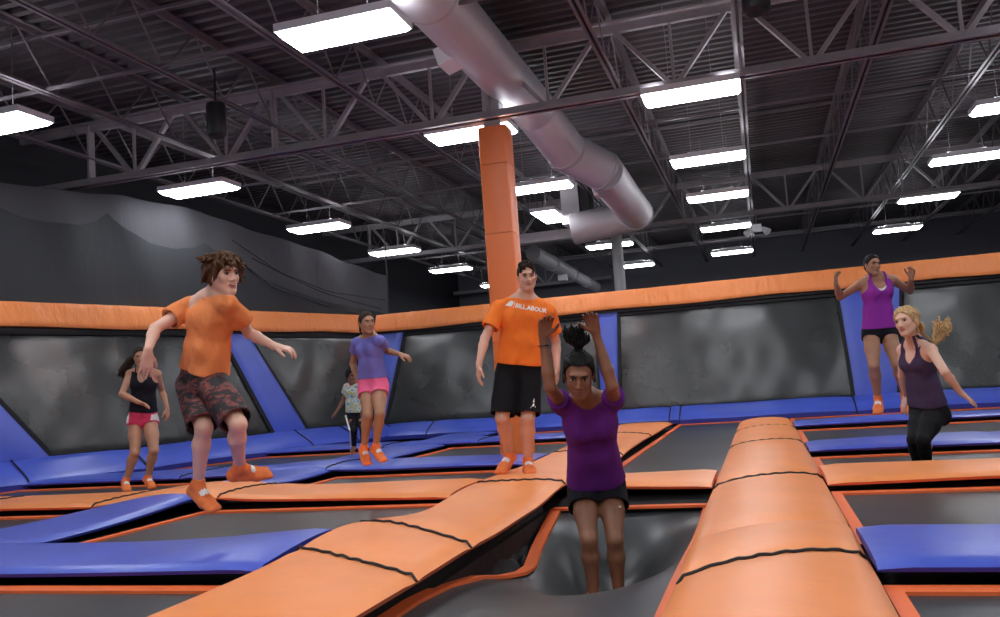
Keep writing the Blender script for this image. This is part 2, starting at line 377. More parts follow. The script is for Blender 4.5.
# blue cross strips
for a, b_, l in [(-8.9,-6.3,'off to the left'),(-6.3,-2.3,'in the left foreground'),(.34,4.6,'in the right foreground')]:
    pad((a,3.88),(b_,3.88), .78, 'safety_pad', 'wide blue cross pad '+l, 'blue pads of the front cross strip', BLU, seam=False)
for a, b_, l in [(-8.7,-6.4,'at the left wall'),(-6.4,-4.55,'humped behind the boy'),(-4.55,-2.3,'under the jumping girl in pink shorts'),(.34,2.0,'behind the legs of the blonde woman'),(2.0,4.6,'running out of frame on the right')]:
    pad((a,8.7),(b_,8.7), .95, 'safety_pad', 'blue cross pad of the middle strip '+l, 'blue pads of the middle cross strip', BLU, seam=a in (-8.7,-6.4))
for a, b_, l in [(-7.9,-5.5,'near the left corner'),(-5.5,-4.0,'behind the girl in pink shorts'),(-4.0,-2.3,'behind the legs of the man'),(.34,2.0,'below the jumping woman'),(2.0,4.6,'far right')]:
    pad((a,12.15),(b_,12.15), .9, 'safety_pad', 'blue cross pad of the rear strip '+l, 'blue pads of the rear cross strip', BLU, seam=a in (-7.9,-5.5))
# blue long strip at X -5.4..-4.5
for a, b_, l in [(-1.5,3.5,'left of the photographer'),(4.27,6.3,'arching up to the orange cross pad below the boy'),(6.95,8.6,'between the orange and the middle blue cross pads'),(9.2,11.7,'behind the middle cross strip'),(12.6,14.3,'at the foot of the wall')]:
    pad((-4.95,a),(-4.95,b_), .88, 'safety_pad', 'blue lengthways pad '+l, 'blue lengthways pads on the left', BLU, seam=False, over=-.02)

# ------------------------------------------------------------ trampolines (horizontal beds)
PW = (-9.35, 8.6); QW = (-7.2, 15.2)
tl = unit(np.array(QW)-np.array(PW)); nl = np.array([tl[1], -tl[0]])
def tramp(poly, label, zb=-.092):
    gx_ = [.09 if abs(q) > 4.4 else (-.04 if abs(q+.38) < .01 else .02) for q in (poly[0][0], poly[1][0])]; WW = .10
    """poly: 4 corners of the opening between pads (x,y), counter clockwise"""
    P4 = [np.array(p, float) for p in poly]; c = sum(P4)/4
    def inset(g):
        out = []
        gs = [g]*4 if g < -.2 else [-.03+g, gx_[1]+g*.6, .0+g, gx_[0]+g*.6]
        for i in range(4):
            p, a, b_ = P4[i], P4[i-1], P4[(i+1)%4]
            e1 = unit(p-a); e2 = unit(b_-p); n1 = np.array([-e1[1], e1[0]]); n2 = np.array([-e2[1], e2[0]])
            A = np.array([n1, n2]); rhs = np.array([n1@p+gs[i-1], n2@p+gs[i]]); out.append(np.linalg.solve(A, rhs))
        return out
    t = empty('trampoline', (c[0], c[1], zb), label, 'trampoline', 'floor trampolines')
    o = inset(-.25); w0 = inset(0); w1 = inset(WW)
    def ringq(b, a, z0, c_, z1):
        for i in range(4):
            j = (i+1) % 4
            b.add([(*a[i],z0),(*a[j],z0),(*c_[j],z1),(*c_[i],z1)], [(0,1,2,3)])
    b = MB(); ringq(b, o, -.115, w1, zb-.012); b.build('spring_skirt', m_blk, t)
    b = MB(); ringq(b, w0, zb+.004, w0, zb+.014); ringq(b, w0, zb+.014, w1, zb+.014); ringq(b, w1, zb+.014, w1, zb-.004); b.build('edge_webbing', m_web, t)
    q = inset(WW-.01); n = 14
    g = [[(*((q[0]*(1-u)+q[1]*u)*(1-v)+(q[3]*(1-u)+q[2]*u)*v), zb-.02*math.sin(PI*u)*math.sin(PI*v)) for u in np.linspace(0,1,n)] for v in np.linspace(0,1,n)]
    MB().grid(g).build('jump_bed', m_bed, t, True)
    return t
def wx(y): return PW[0]+(y-PW[1])*tl[0]/tl[1]+.72
cells = [
 ([(-4.5,-.8),(-2.28,-.8),(-2.28,3.48),(-4.5,3.48)], 'grey trampoline in the bottom left corner in front of the blue cross pad'),
 ([(-4.5,4.28),(-2.28,4.28),(-2.28,5.98),(-4.5,5.98)], 'grey trampoline under the boy, between blue and orange cross pads'),
 ([(-9.2,4.28),(-5.4,4.28),(-5.4,5.98),(wx(5.98)+.3,5.98)], 'grey trampoline at the left edge in front of the orange cross pad'),
 ([(-4.5,6.9),(-2.28,6.9),(-2.28,8.22),(-4.5,8.22)], 'shallow grey trampoline between the orange cross pad and the girl in pink shorts'),
 ([(wx(6.9)+.0,6.9),(-5.4,6.9),(-5.4,8.22),(wx(8.22),8.22)], 'shallow grey trampoline under the girl in the black top'),
 ([(-4.5,9.18),(-2.28,9.18),(-2.28,11.7),(-4.5,11.7)], 'grey trampoline around the foot of the orange column'),
 ([(wx(9.18),9.18),(-5.4,9.18),(-5.4,11.7),(wx(11.7),11.7)], 'grey trampoline by the left wall behind the middle blue pads'),
 ([(-4.5,12.6),(-2.28,12.6),(-2.28,14.4),(-4.5,14.4)], 'rear grey trampoline left of the orange lane'),
 ([(-1.42,6.9),(-.38,6.9),(-.38,14.4),(-1.42,14.4)], 'long narrow grey trampoline running to the back wall between the two orange lanes'),
 ([(.33,-.8),(4.6,-.8),(4.6,3.48),(.33,3.48)], 'grey trampoline in the bottom right corner in front of the blue cross pad'),
 ([(.33,4.28),(4.6,4.28),(4.6,5.98),(.33,5.98)], 'grey trampoline on the right between blue and orange cross pads'),
 ([(.33,6.9),(4.6,6.9),(4.6,8.22),(.33,8.22)], 'shallow trampoline under the blonde woman'),
 ([(.33,9.18),(4.6,9.18),(4.6,11.7),(.33,11.7)], 'grey trampoline under the jumping woman in the purple top'),
 ([(.33,12.6),(4.6,12.6),(4.6,14.4),(.33,14.4)], 'rear grey trampoline at the foot of the right wall'),
 ([(-1.42,-3.5),(-.38,-3.5),(-.38,1.2),(-1.42,1.2)], 'narrow grey trampoline behind the photographer between the orange lanes'),
]
for poly, l in cells: tramp(poly, l)

# the stretched bed under the girl in purple
PIT = np.array([-1.0, 5.02])
def sag(x, y):
    r = math.hypot((x-PIT[0])/.52, (y-PIT[1])/.80); return -.56*math.exp(-r**1.7)
t = empty('trampoline', (-.9, 4.0, -.13), 'grey trampoline deeply stretched down under the girl in the purple shirt', 'trampoline', 'floor trampolines')
LB = [(1.4,-1.50,-.13),(3.1,-1.50,-.13),(3.4,-1.50,-.13),(3.75,-1.49,-.15),(4.14,-1.46,-.20),(4.36,-1.40,-.25),(4.6,-1.37,-.285),(4.82,-1.38,-.30),(5.18,-1.43,-.26),(5.5,-1.44,-.19),(5.82,-1.45,-.13)]
def lx(y): return float(np.interp(y, [a[0] for a in LB], [a[1] for a in LB]))
ys = np.linspace(1.4, 5.82, 90); W = 34
def lz(y): return float(np.interp(y, [a[0] for a in LB], [a[2] for a in LB]))
grid = []
for y in ys:
    xl = lx(y); xr = -.44; row = []
    for j in range(W+1):
        u = j/W; x = xl+(xr-xl)*u
        ez = lz(y)*(1-u)+(-.13+.25*sag(xr, y))*u
        endf = min(1, (5.82-y)/.35)
        k = math.sin(PI*u)**.8*endf
        row.append((x, y, ez*(1-k)+(-.13+sag(x, y))*k if k < 1 else -.13+sag(x, y)))
    grid.append(row)
MB().grid(grid).build('jump_bed', m_bed, t, True)
def ribbon(pts, w, nrm2, name, m):
    b = MB(); rows_ = []
    for (p, nn) in zip(pts, nrm2):
        p = np.array(p); nn = np.array(nn)
        rows_.append([tuple(p-nn*w*.5+[0,0,-.004]), tuple(p-nn*w*.5+[0,0,.012]), tuple(p+nn*w*.5+[0,0,.012]), tuple(p+nn*w*.5+[0,0,-.004])])
    b.grid(rows_); return b.build(name, m, t, True, sharp=30)
pl = [(lx(y), y, lz(y)+.002) for y in ys]
nn_ = []
for i in range(len(pl)):
    d_ = unit(np.array(pl[min(i+1,len(pl)-1)])-np.array(pl[max(i-1,0)])); nn_.append(unit(np.array([d_[1], -d_[0], 0])))
ribbon(pl, .075, nn_, 'edge_webbing', m_web)
ribbon([(x, 5.82, -.124) for x in np.linspace(-1.47,-.4,12)], .08, [(0,1,0)]*12, 'edge_webbing', m_web)
ribbon([(-.43, y, -.124+.25*sag(-.44, y)) for y in ys], .05, [(1,0,0)]*len(ys), 'edge_webbing', m_web)
b = MB(); rows_ = []
for i, y in enumerate(ys):
    a = np.array([-1.56, y, -.08]); c_ = np.array(pl[i])+np.array([0,0,-.012])
    row = []
    for j in range(9):
        u = j/8; q = a*(1-u)+c_*u; q[2] -= .09*math.sin(PI*u)*(1+.5*math.sin(i*.9)*math.sin(j*2.1)); q[2] += .012*math.sin(i*1.7+j*2.3)*math.sin(PI*u)
        row.append(tuple(q))
    rows_.append(row)
b.grid(rows_).build('spring_net', m_blk, t, True)
b = MB(); b.grid([[(-1.54,5.78,-.14),(-.36,5.78,-.14)],[(-1.54,6.1,-.08),(-.36,6.1,-.08)]])
b.grid([[(-.44,1.4,-.15),(-.30,1.4,-.09)],[(-.44,5.82,-.15),(-.30,5.82,-.09)]]).build('spring_skirt', m_blk, t)

# ------------------------------------------------------------ wall pads and wall trampolines
LEAN = .30
def wall_pt(side, s, z, off=0., lean=False):
    """side L: s along left wall from PW ; side R: s = X along back wall ; off toward the court"""
    if lean: off = off+LEAN*(1.95-z)/1.7
    if side == 'L':
        p = np.array(PW)+tl*s+nl*off; return np.array([p[0], p[1], z])
    return np.array([s, 15.2-off, z])
def sL(y): return (y-PW[1])/tl[1]
def wquad(side, c4, th, name, m, parent, n=8, dome=.0, noise=0.):
    """quad on the wall with corners (s,z): bottomleft, bottomright, topright, topleft"""
    c4 = [np.array(c) for c in c4]; g = []; 
    for i in range(n+1):
        v = i/n; row = []
        for j in range(n+1):
            u = j/n; p = (c4[0]*(1-u)+c4[1]*u)*(1-v)+(c4[3]*(1-u)+c4[2]*u)*v
            e = min(1, min(u, 1-u, v, 1-v)*n)
            row.append(tuple(wall_pt(side, p[0], p[1], th*(.55+.45*e)+dome*math.sin(PI*u)*math.sin(PI*v)+noise*math.sin(p[0]*9)*math.sin(p[1]*5), True)))
        g.append(row)
    b = MB(); b.grid(g)
    k = n+1; bd = [(0,j) for j in range(n)]+[(i,n) for i in range(n)]+[(n,n-j) for j in range(n)]+[(n-i,0) for i in range(n)]
    o = len(b.v); vs = []
    for (i, j) in bd:
        v = i/n; u = j/n; p = (c4[0]*(1-u)+c4[1]*u)*(1-v)+(c4[3]*(1-u)+c4[2]*u)*v; vs.append(tuple(wall_pt(side, p[0], p[1], 0.0, True)))
    b.v += vs
    L_ = len(bd)
    for q in range(L_):
        i, j = bd[q]; i2, j2 = bd[(q+1) % L_]
        b.f.append([i*k+j, i2*k+j2, o+(q+1) % L_, o+q]); b.fm.append(0)
    b.f.append([o+q for q in range(L_)]); b.fm.append(0)
    return b.build(name, m, parent, True, sharp=50)
def wall_tramp(side, c4, label):
    cs = sum(c[0] for c in c4)/4; base = wall_pt(side, cs, .3)
    t = empty('wall_trampoline', tuple(base), label, 'trampoline', 'upright wall trampolines')
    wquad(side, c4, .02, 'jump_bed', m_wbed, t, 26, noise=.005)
    c = [np.array(q) for q in c4]; ctr = sum(c)/4
    b = MB(); inn = [q+(ctr-q)*.0 for q in c]
    for i in range(4):
        a, d = c[i], c[(i+1)%4]
        b.bar(wall_pt(side, *a, .03, True), wall_pt(side, *d, .03, True), .045, .06, up=(0,0,1) if i % 2 else (.3,.9,0))
    b.build('black_border', m_blk, t)
    return t
ZT, ZB = 1.90, .26
# left wall, s measured along it
a0, a1 = sL(9.0), sL(8.05)
wl = [ # (bottom s0,s1) (top s0,s1)
 ((sL(9.05), sL(12.48)), (sL(8.0)-.15, sL(11.78)), 'black wall trampoline on the left wall behind the girl in the black top'),
 ((sL(13.2), sL(15.2)-.13), (sL(12.3), sL(15.2)-.2), 'black wall trampoline on the left wall nearest the corner')]
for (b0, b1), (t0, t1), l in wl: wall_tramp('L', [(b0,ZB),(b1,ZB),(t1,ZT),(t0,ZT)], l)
for (b0, b1), (t0, t1), l in [((-1.0, sL(9.05)), (-2.6, sL(8.0)-.15), 'slanting blue wall pad at the left edge of the picture'), ((sL(12.48), sL(13.2)), (sL(11.78), sL(12.3)), 'slanting blue wall pad behind the boy')]:
    t = empty('wall_pad', tuple(wall_pt('L', (b0+b1)/2, ZB)), l, 'pad', 'blue pads between the wall trampolines')
    wquad('L', [(b0,ZB-.05),(b1,ZB-.05),(t1,ZT+.03),(t0,ZT+.03)], .07, 'cushion', m_bl, t)
wr = [((-6.9,-2.78),(-6.52,-2.78),'grey wall trampoline on the back wall behind the man'),
      ((-2.42,1.37),(-2.36,1.31),'wide grey wall trampoline on the back wall right of centre'),
      ((2.05,6.2),(2.3,6.0),'grey wall trampoline on the back wall at the right edge')]
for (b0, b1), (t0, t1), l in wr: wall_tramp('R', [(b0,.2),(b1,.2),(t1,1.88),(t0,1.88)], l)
for (b0, b1), (t0, t1), l in [((-7.15,-6.92),(-7.1,-6.54),'narrow blue wall pad in the far left corner behind the girl in pink shorts'), ((-2.76,-2.44),(-2.76,-2.38),'upright blue wall pad behind the raised hands of the girl in purple'), ((1.39,2.03),(1.33,2.28),'upright blue wall pad behind the jumping woman')]:
    t = empty('wall_pad', tuple(wall_pt('R', (b0+b1)/2, .2)), l, 'pad', 'blue pads between the wall trampolines')
    wquad('R', [(b0,.15),(b1,.15),(t1,1.97),(t0,1.97)], .07, 'cushion', m_bl, t)
# sloping blue base pads
def base_pad(side, s0, s1, ztop, label, w=.8):
    g = []; n = max(4, int((s1-s0)/.25))
    c = wall_pt(side, (s0+s1)/2, 0, w/2)
    t = empty('base_pad', tuple(c), label, 'pad', 'sloping blue pads at the foot of the wall')
    rows_ = []
    for i in range(n+1):
        s = s0+(s1-s0)*i/n; e = min(i, n-i); pin = -.012 if e == 0 else 0
        row = []
        for off, z in ((.26,ztop-.04),(.30,ztop+.01),(.36,ztop+.012),(w*.58,ztop*.76+.012),(w*.8,ztop*.40+.012),(w*.94,ztop*.12+.012),(w,ztop*.02-.01),(w,-.075),(.26,-.075)):
            row.append(tuple(wall_pt(side, s, z+pin+.006*math.sin(s*3), off)))
        rows_.append(row)
    b = MB(); m = len(rows_[0]); b.v = [q for r in rows_ for q in r]
    for i in range(n):
        for j in range(m):
            b.f.append([i*m+j, i*m+(j+1)%m, (i+1)*m+(j+1)%m, (i+1)*m+j]); b.fm.append(1 if j in (6,) else 0)
    b.f.append(list(range(m))); b.fm.append(1); b.f.append([n*m+k for k in range(m)]); b.fm.append(1)
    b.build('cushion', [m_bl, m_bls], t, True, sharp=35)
    pts = [tuple(wall_pt(side, s1, z, off)) for off, z in ((.31,ztop+.016),(.36,ztop+.016),(w*.58,ztop*.76+.016),(w*.8,ztop*.40+.016),(w*.94,ztop*.12+.014),(w+.004,-.01),(w+.004,-.07))]
    MB().tube(pts, .011, 6).build('lacing', m_lace, t)
    return t
sl_ = [-2.9, -1.2, sL(8.55), sL(10.05), sL(12.9), sL(13.9), sL(15.2)-.30]
lab = ['nearest the viewer', 'at the left edge of the picture', 'second from the left edge', 'behind the girl in the black top', 'below the slanting blue pad', 'nearest the far corner']
for i in range(len(sl_)-1): base_pad('L', sl_[i], sl_[i+1], .25, 'blue sloping pad under the left wall, '+lab[i])
sr_ = [-6.9, -5.9, -1.55, -1.38, 1.35, 4.9]
lab = ['in the far left corner', 'behind the man and the girl in purple', 'very short piece like a strap', 'in the middle', 'behind the jumping woman']
for i in range(len(sr_)-1): base_pad('R', sr_[i], sr_[i+1], .20, 'blue sloping pad under the back wall, '+lab[i])
# orange top band
def band(side, s0, s1, label, z0=1.965, z1=2.31, bulge=.16, ph=0., curve=None):
    n = max(8, int((s1-s0)/.09)); m = 9
    c = wall_pt(side, (s0+s1)/2, z0)
    t = empty('wall_top_pad', tuple(c), label, 'pad', 'orange padded band along the top of the walls')
    rows_ = []
    for i in range(n+1):
        s = s0+(s1-s0)*i/n; row = []
        wz = .012*math.sin(s*2.1+ph)
        for j in range(m+1):
            v = j/m; z = z0+(z1-z0)*v
            off = .04+.12*(1-v)**.8*(1 if v > .1 else .8)+.010*math.sin(s*13+v*3+ph+math.sin(s*5))*(.4+.6*v)+.008*math.sin(s*29+ph-4*v)*(1-v)
            p = wall_pt(side, s, z+wz*(1-v)-.0, off); row.append(tuple(p))
        row.append(tuple(wall_pt(side, s, z1-.02, -.14))); row.append(tuple(wall_pt(side, s, z0, -.14)))
        rows_.append(row)
    b = MB(); mm = len(rows_[0]); b.v = [q for r in rows_ for q in r]
    for i in range(n):
        for j in range(mm):
            b.f.append([i*mm+j, i*mm+(j+1)%mm, (i+1)*mm+(j+1)%mm, (i+1)*mm+j]); b.fm.append(0)
    b.f.append(list(range(mm))); b.fm.append(0); b.f.append([n*mm+k for k in range(mm)]); b.fm.append(0)
    b.build('cover', m_band, t, True, sharp=60)
    b = MB().bar(wall_pt(side, s0, z0-.025, .03), wall_pt(side, s1, z0-.025, .03), .05, .05); b.build('support_rail', m_black, t)
sLb = [-2.9, -1.2, sL(10.6), sL(13.6), sL(15.2)-.06]
for i, l in enumerate(['nearest the viewer', 'from the left edge to the boy', 'right of the boy', 'meeting the corner']): band('L', sLb[i], sLb[i+1], 'orange padded band on top of the left wall, '+l, ph=i)
sRb = [-7.10, -4.6, -2.9, .5, 3.0, 6.2]
for i, l in enumerate(['from the corner to the column', 'behind the man', 'behind the raised hands', 'left of the jumping woman', 'right of the jumping woman']): band('R', sRb[i], sRb[i+1], 'orange padded band on top of the back wall, '+l, z0=1.975, ph=i+5)
# backing of the wall frames (solid, down to the floor)
t = MB(); t.add([wall_pt('L', -2.95, ZF, -.03), wall_pt('L', sL(15.2), ZF, -.03), wall_pt('L', sL(15.2), 2.2, -.03), wall_pt('L', -2.95, 2.2, -.03),
                 wall_pt('L', -2.95, ZF, -.12), wall_pt('L', sL(15.2), ZF, -.12), wall_pt('L', sL(15.2), 2.2, -.12), wall_pt('L', -2.95, 2.2, -.12)], [(0,1,2,3),(4,5,6,7),(0,1,5,4),(1,2,6,5),(2,3,7,6),(3,0,4,7)])
tag(t.build('wall_frame', m_blk), 'black frame backing the left wall of trampolines', 'frame')
tag(MB().box((-7.22,15.23,ZF),(6.2,15.34,2.2)).build('wall_frame', m_blk), 'black frame backing the rear wall of trampolines', 'frame')
# court frame below the pads
def frame(x0, x1, y0, y1, l):
    tag(MB().box((x0,y0,-.24),(x1,y1,-.135)).build('court_frame', m_blk), l, 'frame')
b = MB()
for (x0, x1) in ((-9.0,-1.52),(-.38,4.7)): b.box((x0,-3.6,-.95),(x1,14.4,-.30))
b.box((-1.52,5.9,-.95),(-.38,14.4,-.30)); b.box((-1.52,-3.6,-.95),(-.38,1.3,-.30))
tag(b.build('court_frame', m_blk), 'black platform framework hidden beneath the trampolines and pads', 'frame')
for (x, y0_, y1_) in ((-1.845,-1.6,14.3),(-.03,-1.6,13.35),(-4.95,4.3,14.3)): pass
b = MB()
for (x0, x1, y0_, y1_) in ((-2.2,-1.5,-1.6,14.3),(-.33,.27,-1.6,13.3),(-5.3,-4.6,-1.5,14.2)): b.box((x0,y0_,-.3),(x1,y1_,-.13))
for (y0_, y1_) in ((3.55,4.2),(6.05,6.82),(8.3,9.1),(11.8,12.5)):
    b.box((-8.3,y0_,-.3),(-2.3,y1_,-.13)); b.box((.33,y0_,-.3),(4.6,y1_,-.13))
tag(b.build('pad_rails', m_blk), 'black steel rails carrying the orange and blue pads', 'frame')

# ------------------------------------------------------------ curtains on the left
def cpt(px, py, off):
    p0 = np.array(PW)+nl*off; d = ray(px, py); n3 = np.array([nl[0], nl[1], 0]); s = (np.array([*p0, 0])-Cc)@n3/(d@n3); return Cc+d*s
scal = [(-70,208),(-40,186),(0,209),(22,217),(45,222),(80,225),(97,221),(106,215),(109,211),(113,217),(125,228),(150,243),(175,249),(193,248),(203,243),(212,249),(240,262),(265,277),(290,290),(330,303),(385,313)]
def curtain(off, tops, z0, m, name, label, n=160, amp=.05):
    S = [((np.array(q[:2])-np.array(PW))@tl, q[2]) for q in [cpt(*p, off) for p in tops]]
    ss = np.linspace(S[0][0], S[-1][0], n); tz = np.interp(ss, [a for a, _ in S], [b_ for _, b_ in S])
    rows_ = []
    for j in range(13):
        v = j/12
        rows_.append([tuple(wall_pt('L', s, z0+(z-z0)*v, off+amp*math.sin(s*2.3+v)*.6+amp*.5*math.sin(s*6.1+2*v)*v)) for s, z in zip(ss, tz)])
    b = MB(); b.grid(rows_)
    # back face for thickness
    b.grid([[tuple(np.array(p)-np.array([nl[0], nl[1], 0])*.012) for p in r] for r in rows_])
    o = b.build(name, m, None, True); return tag(o, label, 'curtain'), ss, tz
curtain(-.10, scal, 2.15, m_curt, 'safety_curtain', 'dark grey curtain with scalloped top edge above the orange band on the left')
top2 = [(-70,150),(0,183),(60,190),(120,195),(200,212),(260,232),(320,252),(387,276)]
curtain(-.42, top2, 2.15, m_net, 'safety_net', 'lighter grey netting rising behind the scalloped dark curtain', amp=.07)
for k, (pts, l) in enumerate([([(247,267),(275,288),(317,303),(340,310),(357,314)], 'lowest'), ([(252,258),(285,275),(322,292),(355,302),(382,309)], 'middle'), ([(232,240),(280,272),(330,292),(386,300)], 'uppermost')]):  # dark tubes added to draw the sagging folds of the net
    P3 = [cpt(px, py, -.10+.02) for px, py in pts]; xs = np.linspace(0, len(P3)-1, 20)
    P3 = np.array(P3); path = [np.array([np.interp(x, range(len(P3)), P3[:, c]) for c in range(3)]) for x in xs]
    tag(MB().tube(path, .009, 6).build('net_fold', m_lace), '%s of the drooping dark net fold lines right of the head of the boy' % l, 'fold_line', 'net fold lines above the left band')
q = cpt(387,277,0.02); tag(MB().tube([(q[0],q[1],.28),(q[0],q[1],q[2]+.9)], .014, 8).build('corner_rope', m_lace), 'thin dark rope hanging in the corner above the girl in pink shorts', 'rope')
DBG = 0

# ------------------------------------------------------------ people: smooth bodies from blended volumes
class Vol:
    def __init__(s, h): s.h = h; s.ops = []
    def cone(s, a, b, ra, rb, k=.012, clip=None, sub=False):
        s.ops.append(('c', np.array(a, float), np.array(b, float), ra, rb, k, clip, sub)); return s
    def ell(s, c, ax, r, k=.012, clip=None, sub=False):
        s.ops.append(('e', np.array(c, float), [np.array(a, float) for a in ax], r, k, clip, sub)); return s
    def _val(s, op, X, Y, Z):
        if op[0] == 'c':
            a, b, ra, rb = op[1:5]; d = b-a; L2 = max(d@d, 1e-9)
            px, py, pz = X-a[0], Y-a[1], Z-a[2]
            t = np.clip((px*d[0]+py*d[1]+pz*d[2])/L2, 0, 1)
            return np.sqrt((px-d[0]*t)**2+(py-d[1]*t)**2+(pz-d[2]*t)**2)-(ra+(rb-ra)*t)
        c, ax, r = op[1:4]; px, py, pz = X-c[0], Y-c[1], Z-c[2]
        u = [(px*a[0]+py*a[1]+pz*a[2]) for a in ax]
        k0 = np.sqrt(sum((u[i]/r[i])**2 for i in range(3))); k1 = np.sqrt(sum((u[i]/r[i]**2)**2 for i in range(3)))+1e-6
        return k0*(k0-1)/k1
    def mesh(s, planes=(), noise=None, inner=None):
        h = s.h; lo = np.full(3, 1e9); hi = -lo
        bbs = []
        for op in s.ops:
            if op[0] == 'c': l = np.minimum(op[1]-op[3], op[2]-op[4]); u = np.maximum(op[1]+op[3], op[2]+op[4])
            else: m_ = max(op[3]); l = op[1]-m_; u = op[1]+m_
            bbs.append((l, u))
            if not op[-1]: lo = np.minimum(lo, l); hi = np.maximum(hi, u)
        lo -= .03; hi += .03; n = np.ceil((hi-lo)/h).astype(int)+1
        V = np.full(n, .05, np.float32)
        gx, gy, gz = [lo[i]+h*np.arange(n[i]) for i in range(3)]
        for op, (l, u) in zip(s.ops, bbs):
            k = op[-3]; pad_ = k+.03
            i0 = np.maximum(0, ((l-pad_-lo)/h).astype(int)); i1 = np.minimum(n, ((u+pad_-lo)/h).astype(int)+2)
            if (i1 <= i0).any(): continue
            X = gx[i0[0]:i1[0], None, None]; Y = gy[None, i0[1]:i1[1], None]; Z = gz[None, None, i0[2]:i1[2]]
            v = s._val(op, X, Y, Z)
            if op[-2] is not None:
                for (p, nn) in op[-2]: v = np.maximum(v, (X-p[0])*nn[0]+(Y-p[1])*nn[1]+(Z-p[2])*nn[2])
            S = V[i0[0]:i1[0], i0[1]:i1[1], i0[2]:i1[2]]
            if op[-1]:
                a = S; b_ = -v; hh = np.maximum(k-np.abs(a-b_), 0)/k; S[...] = np.maximum(a, b_)+hh*hh*k/4
            else:
                a = S; b_ = v; hh = np.maximum(k-np.abs(a-b_), 0)/k; S[...] = np.minimum(a, b_)-hh*hh*k/4
        X = gx[:, None, None]; Y = gy[None, :, None]; Z = gz[None, None, :]
        if noise:
            for (amp, fx, fy, fz, ph) in noise:
                V += (amp*np.sin(X*fx+ph+1.7*np.sin(Z*fz*.5+ph))*np.sin(Y*fy+ph*2+1.3*np.sin(X*fx*.4))*np.sin(Z*fz+ph*.7+1.1*np.sin(Y*fy*.6+X*3))).astype(np.float32)
        for (p, nn) in planes:
            V = np.maximum(V, (X-p[0])*nn[0]+(Y-p[1])*nn[1]+(Z-p[2])*nn[2])
        V[0], V[-1], V[:, 0], V[:, -1], V[:, :, 0], V[:, :, -1] = .05, .05, .05, .05, .05, .05
        return nets(V, lo, h)
def nets(V, lo, h):
    S = V < 0; nx, ny, nz = V.shape
    cnt = np.zeros((nx-1, ny-1, nz-1), np.int8)
    for i in (0, 1):
        for j in (0, 1):
            for k in (0, 1): cnt += S[i:nx-1+i, j:ny-1+j, k:nz-1+k]
    act = np.argwhere((cnt > 0) & (cnt < 8)); N = len(act)
    if N == 0: return None
    idm = np.full(cnt.shape, -1, np.int32); idm[tuple(act.T)] = np.arange(N)
    cs = [(i, j, k) for i in (0, 1) for j in (0, 1) for k in (0, 1)]
    vals = {c: V[act[:, 0]+c[0], act[:, 1]+c[1], act[:, 2]+c[2]] for c in cs}
    acc = np.zeros((N, 3)); w_ = np.zeros(N)
    for c in cs:
        for ax in range(3):
            if c[ax] == 0:
                c2 = list(c); c2[ax] = 1; a, b = vals[c], vals[tuple(c2)]; m_ = (a < 0) != (b < 0)
                t = np.where(m_, a/np.where(m_, a-b, 1), 0)
                p = np.array(c, float)[None]+np.zeros((N, 3)); p[:, ax] = t
                acc += p*m_[:, None]; w_ += m_
    P = lo+(act+acc/w_[:, None])*h
    F = []
    for ax in range(3):
        o1, o2 = [(1, 2), (2, 0), (0, 1)][ax]
        sl0 = [slice(None)]*3; sl1 = [slice(None)]*3; sl0[ax] = slice(0, -1); sl1[ax] = slice(1, None)
        A, B = S[tuple(sl0)], S[tuple(sl1)]; e = np.argwhere(A != B)
        lim = np.array(cnt.shape)
        e = e[(e[:, o1] > 0) & (e[:, o2] > 0) & (e[:, o1] < lim[o1]) & (e[:, o2] < lim[o2])]
        def cell(d1, d2):
            q = e.copy(); q[:, o1] -= d1; q[:, o2] -= d2; return idm[tuple(q.T)]
        q = np.stack([cell(1, 1), cell(0, 1), cell(0, 0), cell(1, 0)], 1)
        inside = A[tuple(e.T)]; q[~inside] = q[~inside][:, ::-1]
        F.append(q)
    return P, np.concatenate(F)
def mesh_obj(name, PF, m, parent):
    P, F = PF; base = np.array(parent.location if parent.type == 'EMPTY' else parent['_b'], float)
    me = bpy.data.meshes.new(name)
    me.vertices.add(len(P)); me.vertices.foreach_set('co', (P-base).astype(np.float32).ravel())
    me.loops.add(len(F)*4); me.loops.foreach_set('vertex_index', F.astype(np.int32).ravel())
    me.polygons.add(len(F)); me.polygons.foreach_set('loop_start', np.arange(0, len(F)*4, 4, dtype=np.int32))
    me.polygons.foreach_set('use_smooth', [True]*len(F)); me.update(calc_edges=True); me.validate()
    me.materials.append(m); o = bpy.data.objects.new(name, me); COL.objects.link(o); o.parent = parent
    return o
def J(par, px, py, L, sg):
    r = ray(px, py); o = Cc-par; a = r@r; b = 2*(r@o); c = o@o-L*L; disc = b*b-4*a*c
    if disc < 0: return Cc+r*(-b/(2*a))
    return Cc+r*((-b+sg*math.sqrt(disc))/(2*a))
def lerp(a, b, t): return a+(b-a)*t
